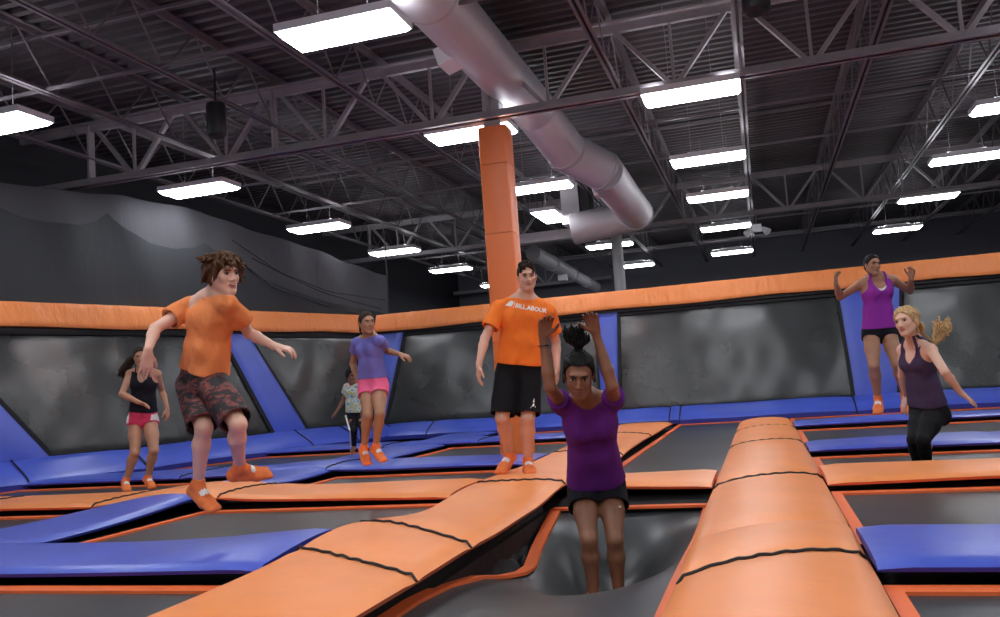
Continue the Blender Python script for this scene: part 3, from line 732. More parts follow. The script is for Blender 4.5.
def hand(V, w, d, n, ts, curl, s, spread=1., thumb=.6):
    d = unit(d); n = unit(n-d*(n@d)); t = ts*np.cross(d, n); mr = V.h*1.05
    R_ = lambda r: max(r*s, mr)
    palm = []
    V.cone(w-d*.02*s, w+d*.015*s, R_(.022), R_(.022), .012)
    for off, kl, L in ((.029,.086,.066),(.010,.091,.076),(-.010,.087,.070),(-.028,.078,.055)):
        kn = w+d*kl*s+t*off*s*1.05
        V.cone(w+d*.01*s+t*off*.6*s, kn, R_(.0150), R_(.0115), .010)
        p = kn; ang = 0
        dd0 = unit(d+t*off*2.2*spread)
        for f, da, r0, r1 in ((.44,.5,.0095,.0085),(.31,.75,.0085,.0078),(.25,.55,.0078,.0066)):
            ang += curl*da; dd = dd0*math.cos(ang)+n*math.sin(ang); q = p+dd*L*f*s
            V.cone(p, q, R_(r0), R_(r1), .003); p = q
    b0 = w+d*.018*s+t*.016*s+n*.004; b1 = b0+unit(d*.62+t*.75+n*.15)*.042*s
    b2 = b1+unit(d*.85+t*(.75*thumb)+n*.3)*.032*s; b3 = b2+unit(d*.95+t*(.4*thumb)+n*.4*curl+n*.1)*.026*s
    V.cone(b0, b1, R_(.015), R_(.0115), .012); V.cone(b1, b2, R_(.0105), R_(.0095), .004); V.cone(b2, b3, R_(.0095), R_(.0075), .003)
def skinmat(name, c): return mat(name, c, .48, bump=.08, bscale=60, bdist=.002, var=.06, vscale=9, spec=.4)
def person(sp):
    H = sp['H']; h = sp.get('h', .0065); g = sp
    P0 = atd(*g['pel'])
    hR = atd(*g['hR']); hL = atd(*g['hL']); sR = atd(*g['sR']); sL_ = atd(*g['sL']); N = atd(*g['neck'])
    P = (hR+hL)/2
    up = unit(N-P); lat = unit(sL_-sR); fr = unit(np.cross(lat, up)); hlat = unit(hL-hR); hfr = unit(np.cross(hlat, up))
    w = g.get('w', 1.)
    fem = g.get('fem', 0)
    j = {}
    for s, sh, hp in (('R', sR, hR), ('L', sL_, hL)):
        e = J(sh, *g['e'+s][:2], .172*H, g['e'+s][2]); wr = J(e, *g['w'+s][:2], .146*H, g['w'+s][2]); j['s'+s], j['e'+s], j['w'+s] = sh, e, wr
        k = J(hp, *g['k'+s][:2], .235*H, g['k'+s][2]); a = J(k, *g['a'+s][:2], .232*H, g['a'+s][2]); t = J(a, *g['t'+s][:2], .115*H, g['t'+s][2])
        j['h'+s], j['k'+s], j['a'+s], j['t'+s] = hp, k, a, t
    if g.get('dbg'): 
        for q in ('R', 'L'): print(sp['label'][:24], q, 'uarm %.2f farm %.2f thigh %.2f shin %.2f foot %.2f' % tuple(np.linalg.norm(j[a+q]-j[b+q])/H for a, b in (('s','e'),('e','w'),('h','k'),('k','a'),('a','t'))))
        print('   trunk %.3f shW %.3f hipW %.3f' % (np.linalg.norm(N-P)/H, np.linalg.norm(sL_-sR)/H, np.linalg.norm(hL-hR)/H), 'lowest z', min(j['tR'][2], j['tL'][2]).round(2), 'pelvis', P.round(2))
    base = np.array([P[0], P[1], min(j['tR'][2], j['tL'][2])-.03])
    root = empty('person', tuple(base), sp['label'], 'person')
    waist = lerp(P, N, .40); chest = lerp(P, N, .74)
    tw = {'hip': (.040*w, .060), 'waist': (.030*w-.004*fem, .0505-.004*fem), 'chest': (.040*w-.003*fem, .058-.003*fem)}
    def torso(V, e0, e1, e2, e3, k=.04, clip=None, top=.80):
        for s, sh in ((-1, sR), (1, sL_)):
            p0 = P+hlat*s*tw['hip'][0]*H+up*.015*H; p1 = waist+lat*s*tw['waist'][0]*H; p2 = chest+lat*s*tw['chest'][0]*H; p3 = lerp(N, sh, .66)-up*.018*H
            V.cone(p0, p1, tw['hip'][1]*H+e0, tw['waist'][1]*H+e1, k, clip); V.cone(p1, p2, tw['waist'][1]*H+e1, tw['chest'][1]*H+e2, k, clip)
            V.cone(p2, p3, tw['chest'][1]*H*.98+e2, .036*H+e3, k, clip)
            if fem: V.ell(chest+lat*s*.040*H+fr*.040*H-up*.005*H, [lat, fr, up], (.034*H+e2, .030*H+e2, .034*H+e2), .02, clip)
    neckdir = None
    hc = atd(*g['head'][:3]); hs = g.get('hs', .13*H)/.23
    yw, pt_, rl = [math.radians(a) for a in g['face']]
    toC = unit(np.array([-Fw[0], -Fw[1], 0])); rgt = R0
    fw = unit(toC*math.cos(yw)+rgt*math.sin(yw)); sd = unit(np.cross(fw, [0, 0, 1])) # subject's right
    uph = np.array([0, 0, 1.])
    fw, uph = unit(fw*math.cos(pt_)-uph*math.sin(pt_)), unit(uph*math.cos(pt_)+fw*math.sin(pt_))
    uph, sd = unit(uph*math.cos(rl)+sd*math.sin(rl)), unit(sd*math.cos(rl)-uph*math.sin(rl))
    HX = [sd, fw, uph]
    def hp_(x, y, z): return hc+(sd*x+fw*y+uph*z)*hs
    V = Vol(h); U = 1.
    torso(V, 0, 0, 0, 0)
    V.cone(chest+fr*.004*H, N-up*.025*H+fr*.002*H, .050*H, .034*H, .03)
    # shoulders, neck
    for sh in (sR, sL_):
        V.cone(lerp(N, sh, .35)+up*.0*H, sh, .030*H, .031*H, .03)
    V.cone(N-up*.02*H, hp_(0, -.020, -.045), .036*H*(1-.10*fem), .034*H*(1-.10*fem), .02)
    V.cone(lerp(N, sR, .45)+up*.01*H, N+up*.025*H-fr*.01*H, .022*H, .026*H, .03); V.cone(lerp(N, sL_, .45)+up*.01*H, N+up*.025*H-fr*.01*H, .022*H, .026*H, .03)
    for s in (-1, 1): V.ell(P+hlat*s*.038*H-hfr*.03*H-up*.02*H, [hlat, hfr, up], (.048*H, .045*H, .052*H), .03)
    th = g.get('limb', 1.)
    for s in ('R', 'L'):
        sh, e, wr = j['s'+s], j['e'+s], j['w'+s]
        V.cone(sh, e, .0275*H*th, .0215*H*th, .014); V.cone(e, lerp(e, wr, .3), .0215*H*th, .0225*H*th, .012); V.cone(lerp(e, wr, .3), wr, .0225*H*th, .0145*H*th, .012)
        hd = g['hand'+s]; dv = atd(hd[0], hd[1], (wr-Cc)@Fw+hd[2])-wr
        nv = toC*hd[3][0]+rgt*hd[3][1]+np.array([0, 0, 1.])*hd[3][2]
        hand(V, wr+unit(dv)*.012, dv, nv, (1 if s == 'R' else -1), hd[4], H/1.78*g.get('hsz', 1.05), g.get('spread', 1.))
        hip, kn, an, to = j['h'+s], j['k'+s], j['a'+s], j['t'+s]
        sgn = -1 if s == 'R' else 1
        V.cone(hip, lerp(hip, kn, .5), .052*H*th, .046*H*th, .03); V.cone(lerp(hip, kn, .5), kn, .046*H*th, .032*H*th, .02)
        shd = unit(an-kn); back = unit(-(to-an)+shd*((to-an)@shd))
        V.cone(kn, lerp(kn, an, .3)+back*.006*H, .031*H*th, .033*H*th, .02); V.cone(lerp(kn, an, .3)+back*.006*H, an, .033*H*th, .0185*H*th, .02)
        foot(V, an, to, shd, H, 0)
    # head
    V.ell(hp_(0,-.014,.032), HX, (.073*hs,.092*hs,.083*hs), .02)
    V.ell(hp_(0,.026,-.028), HX, (.057*hs,.062*hs,.083*hs), .03)
    V.ell(hp_(0,.068,-.092), HX, (.020*hs,.017*hs,.016*hs), .02)
    for s in (-1, 1):
        V.cone(hp_(s*.047,.0,-.052), hp_(s*.014,.062,-.092), .016*hs, .014*hs, .03)
        V.ell(hp_(s*.034,.062,-.020), HX, (.021*hs,.018*hs,.020*hs), .02)
        V.ell(hp_(s*.075,-.008,-.008), HX, (.007*hs,.018*hs,.031*hs), .004)
        V.ell(hp_(s*.031,.100,.008), HX, (.019*hs,.017*hs,.012*hs), .012, None, True)
    V.ell(hp_(0,.076,.032), HX, (.046*hs,.016*hs,.011*hs), .014)
    V.cone(hp_(0,.084,.016), hp_(0,.103,-.026), .0075*hs, .0125*hs, .008)
    for s in (-1, 1): V.ell(hp_(s*.013,.092,-.030), HX, (.009*hs,.010*hs,.008*hs), .006)
    V.ell(hp_(0,.084,-.054), HX, (.026*hs,.013*hs,.013*hs), .01)
    body = mesh_obj('body', V.mesh(), sp['skin'], root)
    # face pieces
    for s in (-1, 1):
        o = MB().ell(hp_(s*.031,.0755,.007), HX, (.0135*hs,.0105*hs,.0055*hs*g.get('eyeopen',1)), 14, 10).build('eye', m_eyew, root, True); o['_b'] = tuple(base)
        MB().ell(hp_(s*.031,.0815,.007), HX, (.0070*hs,.0055*hs,.0062*hs*g.get('eyeopen',1)), 12, 8).build('iris', m_iris, o, True)
        pts = [hp_(s*x, y, z) for x, y, z in ((.013,.092,.024),(.024,.092,.030),(.036,.086,.031),(.048,.074,.025))]
        MB().tube(pts, [.0032*hs,.0042*hs,.0038*hs,.0018*hs], 8).build('eyebrow', sp['hairm'], root, True)
        MB().tube([hp_(s*x, y, z) for x, y, z in ((.017,.082,.012),(.025,.088,.0165),(.036,.085,.0165),(.046,.074,.010))], .0020*hs, 6).build('eyelash', m_iris, root, True)
    sm = g.get('smile', 0)
    b = MB()
    for zz, r in ((.0035,.0042),(-.0055,.0052)):
        b.tube([hp_(x, .0985-abs(x)**2*14, -.0545+zz+sm*abs(x)*.35*(1)) for x in (-.026,-.018,-.008,0,.008,.018,.026)], [r*.3*hs,r*.8*hs,r*hs,r*.95*hs,r*hs,r*.8*hs,r*.3*hs], 8)
    b.build('lips', sp.get('lipm', m_lip), root, True)
    if sm: MB().ell(hp_(0,.0955,-.053+sm*.002), HX, (.019*hs,.006*hs,.0045*hs), 14, 8).build('teeth', m_eyew, root, True)
    # clothes
    info = dict(body=body, H=H, P=P, N=N, up=up, lat=lat, fr=fr, hlat=hlat, hfr=hfr, j=j, torso=torso, waist=waist, chest=chest, root=root, hp=hp_, HX=HX, hs=hs, h=h, base=base, toC=toC)
    for s in ('R', 'L'):
        if g.get('socks', 1):
            hip, kn, an, to = j['h'+s], j['k'+s], j['a'+s], j['t'+s]; shd = unit(an-kn)
            V = Vol(h); foot(V, an, to, shd, H, .0065)
            V.cone(an-shd*.05*H, an, .0215*H*th+.004, .0195*H*th+.006, .01)
            o = mesh_obj('sock', V.mesh(planes=[(an-shd*.032*H, -shd)]), sp.get('sockm', m_sock), root); o['_b'] = tuple(base)
            if g.get('mark', 1):
                f = unit(to-an); sdv = unit(np.cross(f, shd)); c_ = lerp(an, to, .40); topn = unit(np.cross(sdv, f)); topn = topn if topn@shd < 0 else -topn
                bv = BVHTree.FromPolygons([Vector(v.co)+Vector(base) for v in o.data.vertices], [tuple(p.vertices) for p in o.data.polygons])
                G = []
                for u in np.linspace(-1, 1, 9):
                    row = []
                    for v in (-.5, 0, .5):
                        q = c_+sdv*u*.019*H+f*v*.022*H*(1+.25*math.sin(u*9)); hit = bv.ray_cast(Vector(q+topn*.1), Vector(-topn))
                        row.append(np.array(hit[0])+topn*.0015 if hit[0] else q+topn*.02)
                    G.append(row)
                MB().grid(G).build('white_band', m_wink, o, True)
    return root, info
def foot(V, an, to, shd, H, e):
    d = to-an; f = unit(d-shd*(d@shd)); side = unit(np.cross(f, shd))
    L = np.linalg.norm(d)
    heel = an+shd*.030*H-f*.026*H; ball = lerp(heel, to, .70); toe = to
    V.cone(an-shd*.01*H, heel, .0195*H+e, .0185*H+e, .02)
    V.cone(an, lerp(an, ball, .6), .0195*H+e, .019*H+e, .02)
    for s in (-1, 1):
        V.cone(heel+side*s*.004*H, ball+side*s*.013*H, .0165*H+e, .0145*H+e, .015)
        V.cone(ball+side*s*.013*H, toe+side*s*.009*H, .0145*H+e, .0105*H+e, .015)
    for i in range(5):
        u = (-.02+.01*i)*H; V.cone(lerp(ball, toe, .6)+side*u*.9, toe+side*u+f*((.010-.0018*i)*H+e*.6), .0075*H+e, .0062*H+e, .004)
def shirt(I, m, e=(.018,.016,.012,.006), hem=.02, sleeve=.6, sl_r=(.040,.040), neckcut=.03, name='shirt', noise=.004, hemdir=None, vneck=0, hemw=0, hemvec=None):
    H, P, N, up, lat, fr, j = I['H'], I['P'], I['N'], I['up'], I['lat'], I['fr'], I['j']
    V = Vol(I['h'])
    I['torso'](V, e[0], e[1], e[2], e[3], .04)
    V.cone(I['chest']+fr*.005*H, N-up*.022*H+fr*.004*H, .050*H+e[2], .036*H+e[3], .03)
    hp = P+up*hem*H; hd = up if hemvec is None else unit(hemvec)
    for s in (-1, 1):  # flare to the hem
        V.cone(I['waist']+lat*s*.03*H, P+I['hlat']*s*(.040+hemw)*H-up*.06*H, .052*H+e[1], .060*H+e[0]+.004, .03)
    for s in ('R', 'L'):
        sh, el = j['s'+s], j['e'+s]
        V.cone(lerp(N, sh, .45)-up*.004*H, sh-up*.002*H, .030*H+e[3], .033*H+e[3], .03)
        if sleeve > 0:
            q = lerp(sh, el, sleeve); dd = unit(el-sh); V.cone(sh, lerp(sh, el, sleeve+.15), .036*H+e[3]*.5, sl_r[1]*H, .02, [(q, dd)])
            if sleeve > .4: V.cone(lerp(sh, el, sleeve-.06), lerp(sh, el, sleeve+.3), sl_r[1]*H*.70, sl_r[1]*H*.93, .004, None, True)
        else:
            out = unit(sh-N); V.ell(sh+out*.004*H, [lat, fr, up], (.036*H, .06*H, .060*H), .012, None, True)
    nb = N+up*.012*H+fr*.012*H
    V.ell(nb+fr*(.010 if sleeve else .045)*H+up*neckcut*.2*H, [lat, fr, up], ((.036 if sleeve else .046)*H, (.038 if sleeve else .085)*H, ((.022 if sleeve else .055)+neckcut)*H), .006, None, True)
    if vneck: V.cone(nb+fr*.05*H, nb+fr*.06*H-up*vneck*H, .030*H, .006*H, .004, None, True)
    nz = [(noise, 23, 19, 16, 1.), (noise*.6, 41, 37, 29, 2.3)]
    for s in (-1, 1):
        V.cone(hp+I['hlat']*s*.026*H+up*.03*H, P+I['hlat']*s*.032*H-up*.12*H, .046*H, .050*H, .004, [(hp+up*.014*H, up)], True)
    o = mesh_obj(name, V.mesh(planes=[(hp, -hd)], noise=nz), m, I['root']); o['_b'] = tuple(I['base']); return o
def shorts(I, m, frac=.5, e=.014, hemr=.062, waist=.05, name='shorts', noise=.003, planes=()):
    H, P, up, j, hl = I['H'], I['P'], I['up'], I['j'], I['hlat']
    V = Vol(I['h'])
    for s, q in ((-1, 'R'), (1, 'L')):
        hip, kn = j['h'+q], j['k'+q]; dd = unit(kn-hip); cut = lerp(hip, kn, frac)
        V.cone(P+hl*s*.038*H-up*.01*H, I['waist']+I['lat']*s*.03*H, .062*H+e*.7, .052*H+e*.6, .03, [(P+up*waist*H, up)])
        V.ell(P+hl*s*.038*H-I['hfr']*.03*H-up*.02*H, [hl, I['hfr'], up], (.048*H+e*.7, .045*H+e*.7, .052*H+e*.7), .02)
        V.cone(hip, lerp(hip, kn, frac+.1), .055*H+e*.6, hemr*H, .018, [(cut, dd)])
    for s, q in ((-1, 'R'), (1, 'L')):
        hip, kn = j['h'+q], j['k'+q]
        V.cone(lerp(hip, kn, max(.15, frac-.12)), lerp(hip, kn, frac+.25), hemr*H-.014, hemr*H-.006, .003, None, True)
    o = mesh_obj(name, V.mesh(planes=planes, noise=[(noise, 25, 21, 18, .4), (noise*.6, 43, 39, 31, 1.3)]), m, I['root']); o['_b'] = tuple(I['base']); return o
def hair_cap(V, I, t=.010, front=(.074, .070), back=(-.035, -.055), k=.012):
    hp, HX, hs = I['hp'], I['HX'], I['hs']
    # plane through the hairline: from the forehead (y,z) to behind the ear (y,z); keep the back and top
    (y0, z0), (y1, z1) = front, back
    d = np.array([y0-y1, z0-z1]); n2 = np.array([d[1], -d[0]]); n2 = n2/np.linalg.norm(n2)  # forward and down
    nn = HX[1]*n2[0]+HX[2]*n2[1]
    V.ell(hp(0,-.016,.034), HX, ((.075+t)*hs, (.094+t)*hs, (.085+t)*hs), k, [(hp(0, y0, z0), nn)])
    V.ell(hp(0,-.045,-.005), HX, ((.064+t)*hs, (.058+t)*hs, (.075+t)*hs), k, [(hp(0, y0, z0), nn)])
def curve_lock(V, pts, r0, r1, k=.004):
    for i in range(len(pts)-1):
        a, b_ = i/(len(pts)-1), (i+1)/(len(pts)-1); V.cone(pts[i], pts[i+1], r0+(r1-r0)*a, r0+(r1-r0)*b_, k)

def straps(I, m, x=.050, r=.010, a0=-.35):
    bm = BVHTree.FromPolygons([Vector(v.co)+Vector(I['base']) for v in I['body'].data.vertices], [tuple(p.vertices) for p in I['body'].data.polygons])
    H = I['H']
    for s in (-1, 1):
        pts = []
        for th_ in np.linspace(a0, PI*.95, 18):
            o = I['N']+I['lat']*s*(x-.012*math.cos(th_)*0)*H-I['up']*.06*H; d = I['fr']*math.cos(th_)+I['up']*math.sin(th_)
            hit = bm.ray_cast(Vector(o+d*.125*H), Vector(-d))
            if hit[0]: pts.append(np.array(hit[0])+d*.003)
        if len(pts) > 3: MB().tube(pts, r, 8).build('shoulder_strap', m, I['root'], True)
m_wink = mat('white_print', (.80,.76,.74), .7)
m_eyew = mat('eye_white', (.45,.42,.40), .4); m_iris = mat('dark_iris', (.012,.008,.006), .2)
m_lip = mat('lip_skin', (.42,.14,.12), .4); m_lipd = mat('dark_lip_skin', (.20,.06,.05), .4)
m_sock = mat('orange_sock', (.86,.20,.045), .75, bump=.3, bscale=120, bdist=.002, var=.08, vscale=40)
def hairmat(name, c, sc=(60,60,10), var=.5): return mat(name, c, .6, bump=1., bscale=2.2, bdist=.02, var=var, vscale=2.5, stretch=sc, spec=.22)
def cloth(name, c, var=.07, b=.8): return mat(name, c, .85, bump=b, bscale=6, bdist=.045, var=var, vscale=6, spec=.2, stretch=(1,1,.6))
sk_light = skinmat('light_skin', (.72,.42,.32)); sk_man = skinmat('tanned_light_skin', (.66,.36,.26)); sk_dark = skinmat('deep_brown_skin', (.24,.105,.060)); sk_mid = skinmat('brown_skin', (.40,.20,.12)); sk_tan = skinmat('warm_tan_skin', (.52,.27,.17)); sk_bl = skinmat('fair_skin', (.76,.47,.35))
h_dark = hairmat('black_hair', (.005,.0045,.005)); h_brown = hairmat('brown_hair', (.10,.045,.020)); h_bl = hairmat('blonde_hair', (.66,.44,.21)); h_db = hairmat('dark_brown_hair', (.034,.019,.012))
rnd = random.Random(3)

# --- boy in mid air
sp = dict(label='person in orange t-shirt and dark red patterned shorts bouncing with arms spread', H=1.47, h=.0055, skin=sk_light, hairm=h_brown, dbg=DBG,
  pel=(203,382,4.72), hR=(192,386,4.80), hL=(213,384,4.66), neck=(214,294,4.66), sR=(191,306,4.76), sL=(229,304,4.56),
  eR=(155,329,-1), wR=(148,350,-1), eL=(249,333,1), wL=(274,346,-1),
  kR=(204,428,-1), aR=(198,486,1), tR=(213,508,-1), kL=(238,424,-1), aL=(240,468,1), tL=(266,473,1),
  handR=(146,370,.0,(-.3,-.3,-.2),.3), handL=(293,350,-.02,(-.2,.1,-1),.7), head=(224,275,4.60), hs=.215, w=.88, limb=.95, face=(50,8,4), smile=.15)
r, I = person(sp)
o = shirt(I, cloth('orange_cotton', (.80,.25,.085)), hem=.055, sleeve=.58, sl_r=(.05,.045), e=(.018,.016,.010,.002), neckcut=.002, noise=.009, hemw=.002)
camo = bpy.data.materials.new('red_black_camo'); camo.use_nodes = True; nt = camo.node_tree; bb = nt.nodes['Principled BSDF']
tc = nt.nodes.new('ShaderNodeTexCoord'); mp = nt.nodes.new('ShaderNodeMapping'); mp.inputs['Rotation'].default_value = (.5,.9,.4); mp.inputs['Scale'].default_value = (1,1,2.2)
n1 = nt.nodes.new('ShaderNodeTexNoise'); n1.inputs['Scale'].default_value = 13; n1.inputs['Detail'].default_value = 3; n1.inputs['Distortion'].default_value = 1.2
rp = nt.nodes.new('ShaderNodeValToRGB'); rp.color_ramp.interpolation = 'CONSTANT'; el = rp.color_ramp.elements
el[0].position = 0; el[0].color = (.010,.008,.010,1); el[1].position = .50; el[1].color = (.17,.025,.02,1)
for ps_, cc in ((.56,(.05,.045,.05,1)),(.61,(.30,.055,.035,1)),(.66,(.012,.01,.012,1)),(.70,(.16,.14,.15,1))):
    q = el.new(ps_); q.color = cc
nt.links.new(tc.outputs['Object'], mp.inputs[0]); nt.links.new(mp.outputs[0], n1.inputs['Vector']); nt.links.new(n1.outputs[0], rp.inputs[0]); nt.links.new(rp.outputs[0], bb.inputs['Base Color']); bb.inputs['Roughness'].default_value = .7
shorts(I, camo, frac=.93, e=.016, hemr=.060, waist=.06, noise=.004)
V = Vol(.0045); hair_cap(V, I, .012, front=(.078,.066), back=(-.01,-.075))
hp, hs = I['hp'], I['hs']
for i in range(230):
    a = rnd.uniform(-PI, PI); el_ = rnd.uniform(-.35, 1.5)
    x, y, z = math.sin(a)*math.cos(el_), math.cos(a)*math.cos(el_), math.sin(el_)
    if y > .62 and z < .35: continue
    p0 = np.array([x*.080, y*.099-.016, z*.090+.034]); out = np.array([x, y, z])
    dn = np.array([x*.25+rnd.uniform(-.25,.25), y*.2+rnd.uniform(-.2,.2), -1.])
    if z > .45: dn = np.array([x*.9+rnd.uniform(-.3,.3), y*.9+rnd.uniform(-.2,.4), -.15])
    if y > .25 and z > .25: dn = np.array([x*.4+rnd.uniform(-.3,.3), .9, -.5+rnd.uniform(-.6,.35)])
    L = rnd.uniform(.034, .058); d1 = dn/np.linalg.norm(dn)
    p1 = p0+out*rnd.uniform(.010,.020)+d1*L*.5; p2 = p1+d1*L*.6+out*rnd.uniform(-.010,.008)
    curve_lock(V, [hp(*p0), hp(*p1), hp(*p2)], .0135*hs, .0055*hs, .004)
mesh_obj('hair', V.mesh(), h_brown, r)

# --- girl in purple
sp = dict(label='person in purple t-shirt and black shorts landing deep in a trampoline with both hands raised', H=1.56, h=.0055, skin=sk_dark, hairm=h_dark, lipm=m_lipd, fem=1, dbg=DBG,
  pel=(595,478,5.12), hR=(583,488,5.12), hL=(610,485,5.12), neck=(588,400,4.80), sR=(562,404,4.84), sL=(614,400,4.84),
  eR=(550,387,-1), wR=(543.5,339,-1), eL=(612,386,-1), wL=(596,334,-1),
  kR=(589,540,-1), aR=(594,600,1), tR=(596,612,-1), kL=(615,540,-1), aL=(619,598,1), tL=(622,609,-1),
  handR=(546,318,-.05,(1,.15,-.1),.62), handL=(590,314,-.05,(1,-.15,-.1),.62), head=(579,375,4.62), hs=.24, face=(-8,24,-4), w=1.02, spread=1.5, hsz=1.12, limb=.97)
r, I = person(sp)
shirt(I, cloth('purple_cotton', (.115,.018,.20), b=.4), hem=.04, sleeve=.34, sl_r=(.04,.041), e=(.022,.020,.010,.006), neckcut=.010, vneck=.035, noise=.004)
so = shorts(I, cloth('black_jersey', (.010,.010,.014)), frac=.40, e=.016, hemr=.066, waist=.04)
V = Vol(.0045); hair_cap(V, I, .008, front=(.060,.094), back=(-.02,-.06)); hp, hs = I['hp'], I['hs']
V.cone(hp(0,-.04,.105), hp(0,-.05,.130), .020*hs, .017*hs, .01)
for i in range(64):
    a = 2*PI*i/64+.03*rnd.random(); x, y = math.sin(a), math.cos(a); z0_ = .085 if y > .5 else (.05 if y > .1 else -.045)
    pts = []
    for tt in (0, .35, .7, 1):
        zz = z0_+(.122-z0_)*tt; rr = math.sqrt(max(.02, 1-((zz-.034)/.094)**2)) if zz > .034 else 1
        pts.append(hp(x*.081*rr, y*.100*rr-.016-.02*tt, zz))
    curve_lock(V, pts, .0065*hs, .0045*hs, .002)
for i in range(90):
    a = rnd.uniform(0, 2*PI); rr = rnd.uniform(0, 1)
    p0 = hp(.006*math.cos(a), -.05+.006*math.sin(a), .125); top = hp(-.080*math.cos(a)*rr+.022, -.06+.06*math.sin(a)*rr, .225+rnd.uniform(-.055,.03))
    mid = hp(-.070*math.cos(a)*rr+.01, -.055+.05*math.sin(a)*rr, .170)
    curve_lock(V, [p0, mid, top], .008*hs, .0042*hs, .003)
mesh_obj('hair', V.mesh(), h_dark, r)
MB().tube([hp(0,-.045,.112), hp(0,-.05,.124)], .022*hs, 16).build('hair_tie', m_lace, r, True)
wv = I['j']['wR']; ev = I['j']['eR']; dd = unit(wv-ev); a_ = unit(np.cross(dd, I['toC'])); b_ = np.cross(dd, a_)
c_ = wv-dd*.035; MB().tube([c_+(a_*math.cos(t)+b_*math.sin(t))*.030 for t in np.linspace(0, 2*PI, 25)], .004, 6, False).build('bracelet', m_lace, r, True)
q = I['j']['hL']*.62+I['j']['kL']*.38
MB().ell(q+I['toC']*.093+I['hlat']*.035, [R0, I['toC'], np.array([0,0,1.])], (.010,.003,.006), 10, 6).build('small_white_logo', m_wink, so, True)

# --- man in orange
sp = dict(label='person in bright orange t-shirt and long black shorts stepping along the orange lane', H=1.78, h=.0065, skin=sk_man, hairm=h_db, dbg=DBG,
  pel=(518,366,7.3), hR=(508,371,7.3), hL=(529,371,7.3), neck=(525,297,7.28), sR=(500,308,7.3), sL=(548,312,7.28),
  eR=(485,338,-1), wR=(479,364,-1), eL=(556,342,1), wL=(557,368,-1),
  kR=(502,418,-1), aR=(509,456,1), tR=(501,471,-1), kL=(528,418,-1), aL=(528,462,1), tL=(530,472,-1),
  handR=(478,385,-.02,(-.2,.8,0),.45), handL=(557,385,-.02,(-.2,-.8,0),.45), head=(527,277,7.24), hs=.235, face=(6,8,2), w=1.08, eyeopen=.75)
r, I = person(sp)
so_ = shirt(I, cloth('bright_orange_cotton', (.92,.205,.03)), hem=.035, sleeve=.66, sl_r=(.05,.045), e=(.026,.026,.018,.010), neckcut=.008, noise=.006, hemw=.004)
sh_ = shorts(I, cloth('black_mesh_cloth', (.007,.007,.009)), frac=.93, e=.020, hemr=.058, waist=.06)
V = Vol(.006); hair_cap(V, I, .006, front=(.060,.088), back=(-.01,-.02)); hp, hs = I['hp'], I['hs']
for i in range(60):
    x = rnd.uniform(-.055, .055); y = rnd.uniform(-.05, .07); z = .034+.09*math.sqrt(max(0, 1-(x/.078)**2-((y+.016)/.10)**2)); 
    curve_lock(V, [hp(x,y,z-.004), hp(x*1.05+.004, y+.016, z+.014)], .012*hs, .006*hs, .004)
mesh_obj('hair', V.mesh(planes=[]), h_db, r)
def bvh_of(o, base): return BVHTree.FromPolygons([Vector(v.co)+Vector(base) for v in o.data.vertices], [tuple(p.vertices) for p in o.data.polygons])
bv = bvh_of(so_, I['base'])
def decal(bv, o, base, ctr, xd, yd, nrm, polys, name, m, lift=.002):
    b = MB()
    for poly in polys:
        pts = []
        for (u, v) in poly:
            q = ctr+xd*u+yd*v; hit = bv.ray_cast(Vector(q+nrm*.25), Vector(-nrm)); pts.append(np.array(hit[0])+nrm*lift if hit[0] else q)
        b.add(pts, [tuple(range(len(pts)))])
    return b.build(name, m, o)
def textpolys(txt, size, bold=.02):
    cu = bpy.data.curves.new('t', 'FONT'); cu.body = txt; cu.size = size; cu.offset = bold*size; cu.resolution_u = 2
    ob = bpy.data.objects.new('t', cu); COL.objects.link(ob); dg = bpy.context.evaluated_depsgraph_get(); me = bpy.data.meshes.new_from_object(ob.evaluated_get(dg))
    out = [[(me.vertices[i].co.x, me.vertices[i].co.y) for i in p.vertices] for p in me.polygons]
    bpy.data.objects.remove(ob); bpy.data.curves.remove(cu); bpy.data.meshes.remove(me); return out
nrm = I['fr']; xd = unit(I['lat']-I['up']*.10); yd = unit(np.cross(nrm, xd)); yd = yd if yd[2] > 0 else -yd
ctr = lerp(I['P'], I['N'], .845)-xd*.16
logo = [[(0,0),(.035,.045),(.045,.03),(.05,0)], [(.035,.045),(.06,.048),(.066,.03),(.05,0)], [(.072,-.008),(.076,-.008),(.076,.052),(.072,.052)]]
decal(bv, so_, I['base'], ctr, xd, yd, nrm, logo+[[(a+.085, b__) for a, b__ in pg] for pg in textpolys('BILL.ABOUR', .050, .03)], 'chest_print', m_wink)
bv = bvh_of(sh_, I['base']); kk = lerp(I['j']['hL'], I['j']['kL'], .70)
decal(bv, sh_, I['base'], kk+R0*.035, R0, np.array([0,0,1.]), I['toC'], [[(-.028,-.035),(.02,-.035),(.022,-.022),(-.012,-.022)],[(-.012,-.022),(.012,-.022),(.010,.01)],[(.0,.012),(.014,.012),(.016,.045)]], 'small_white_logo', m_wink)

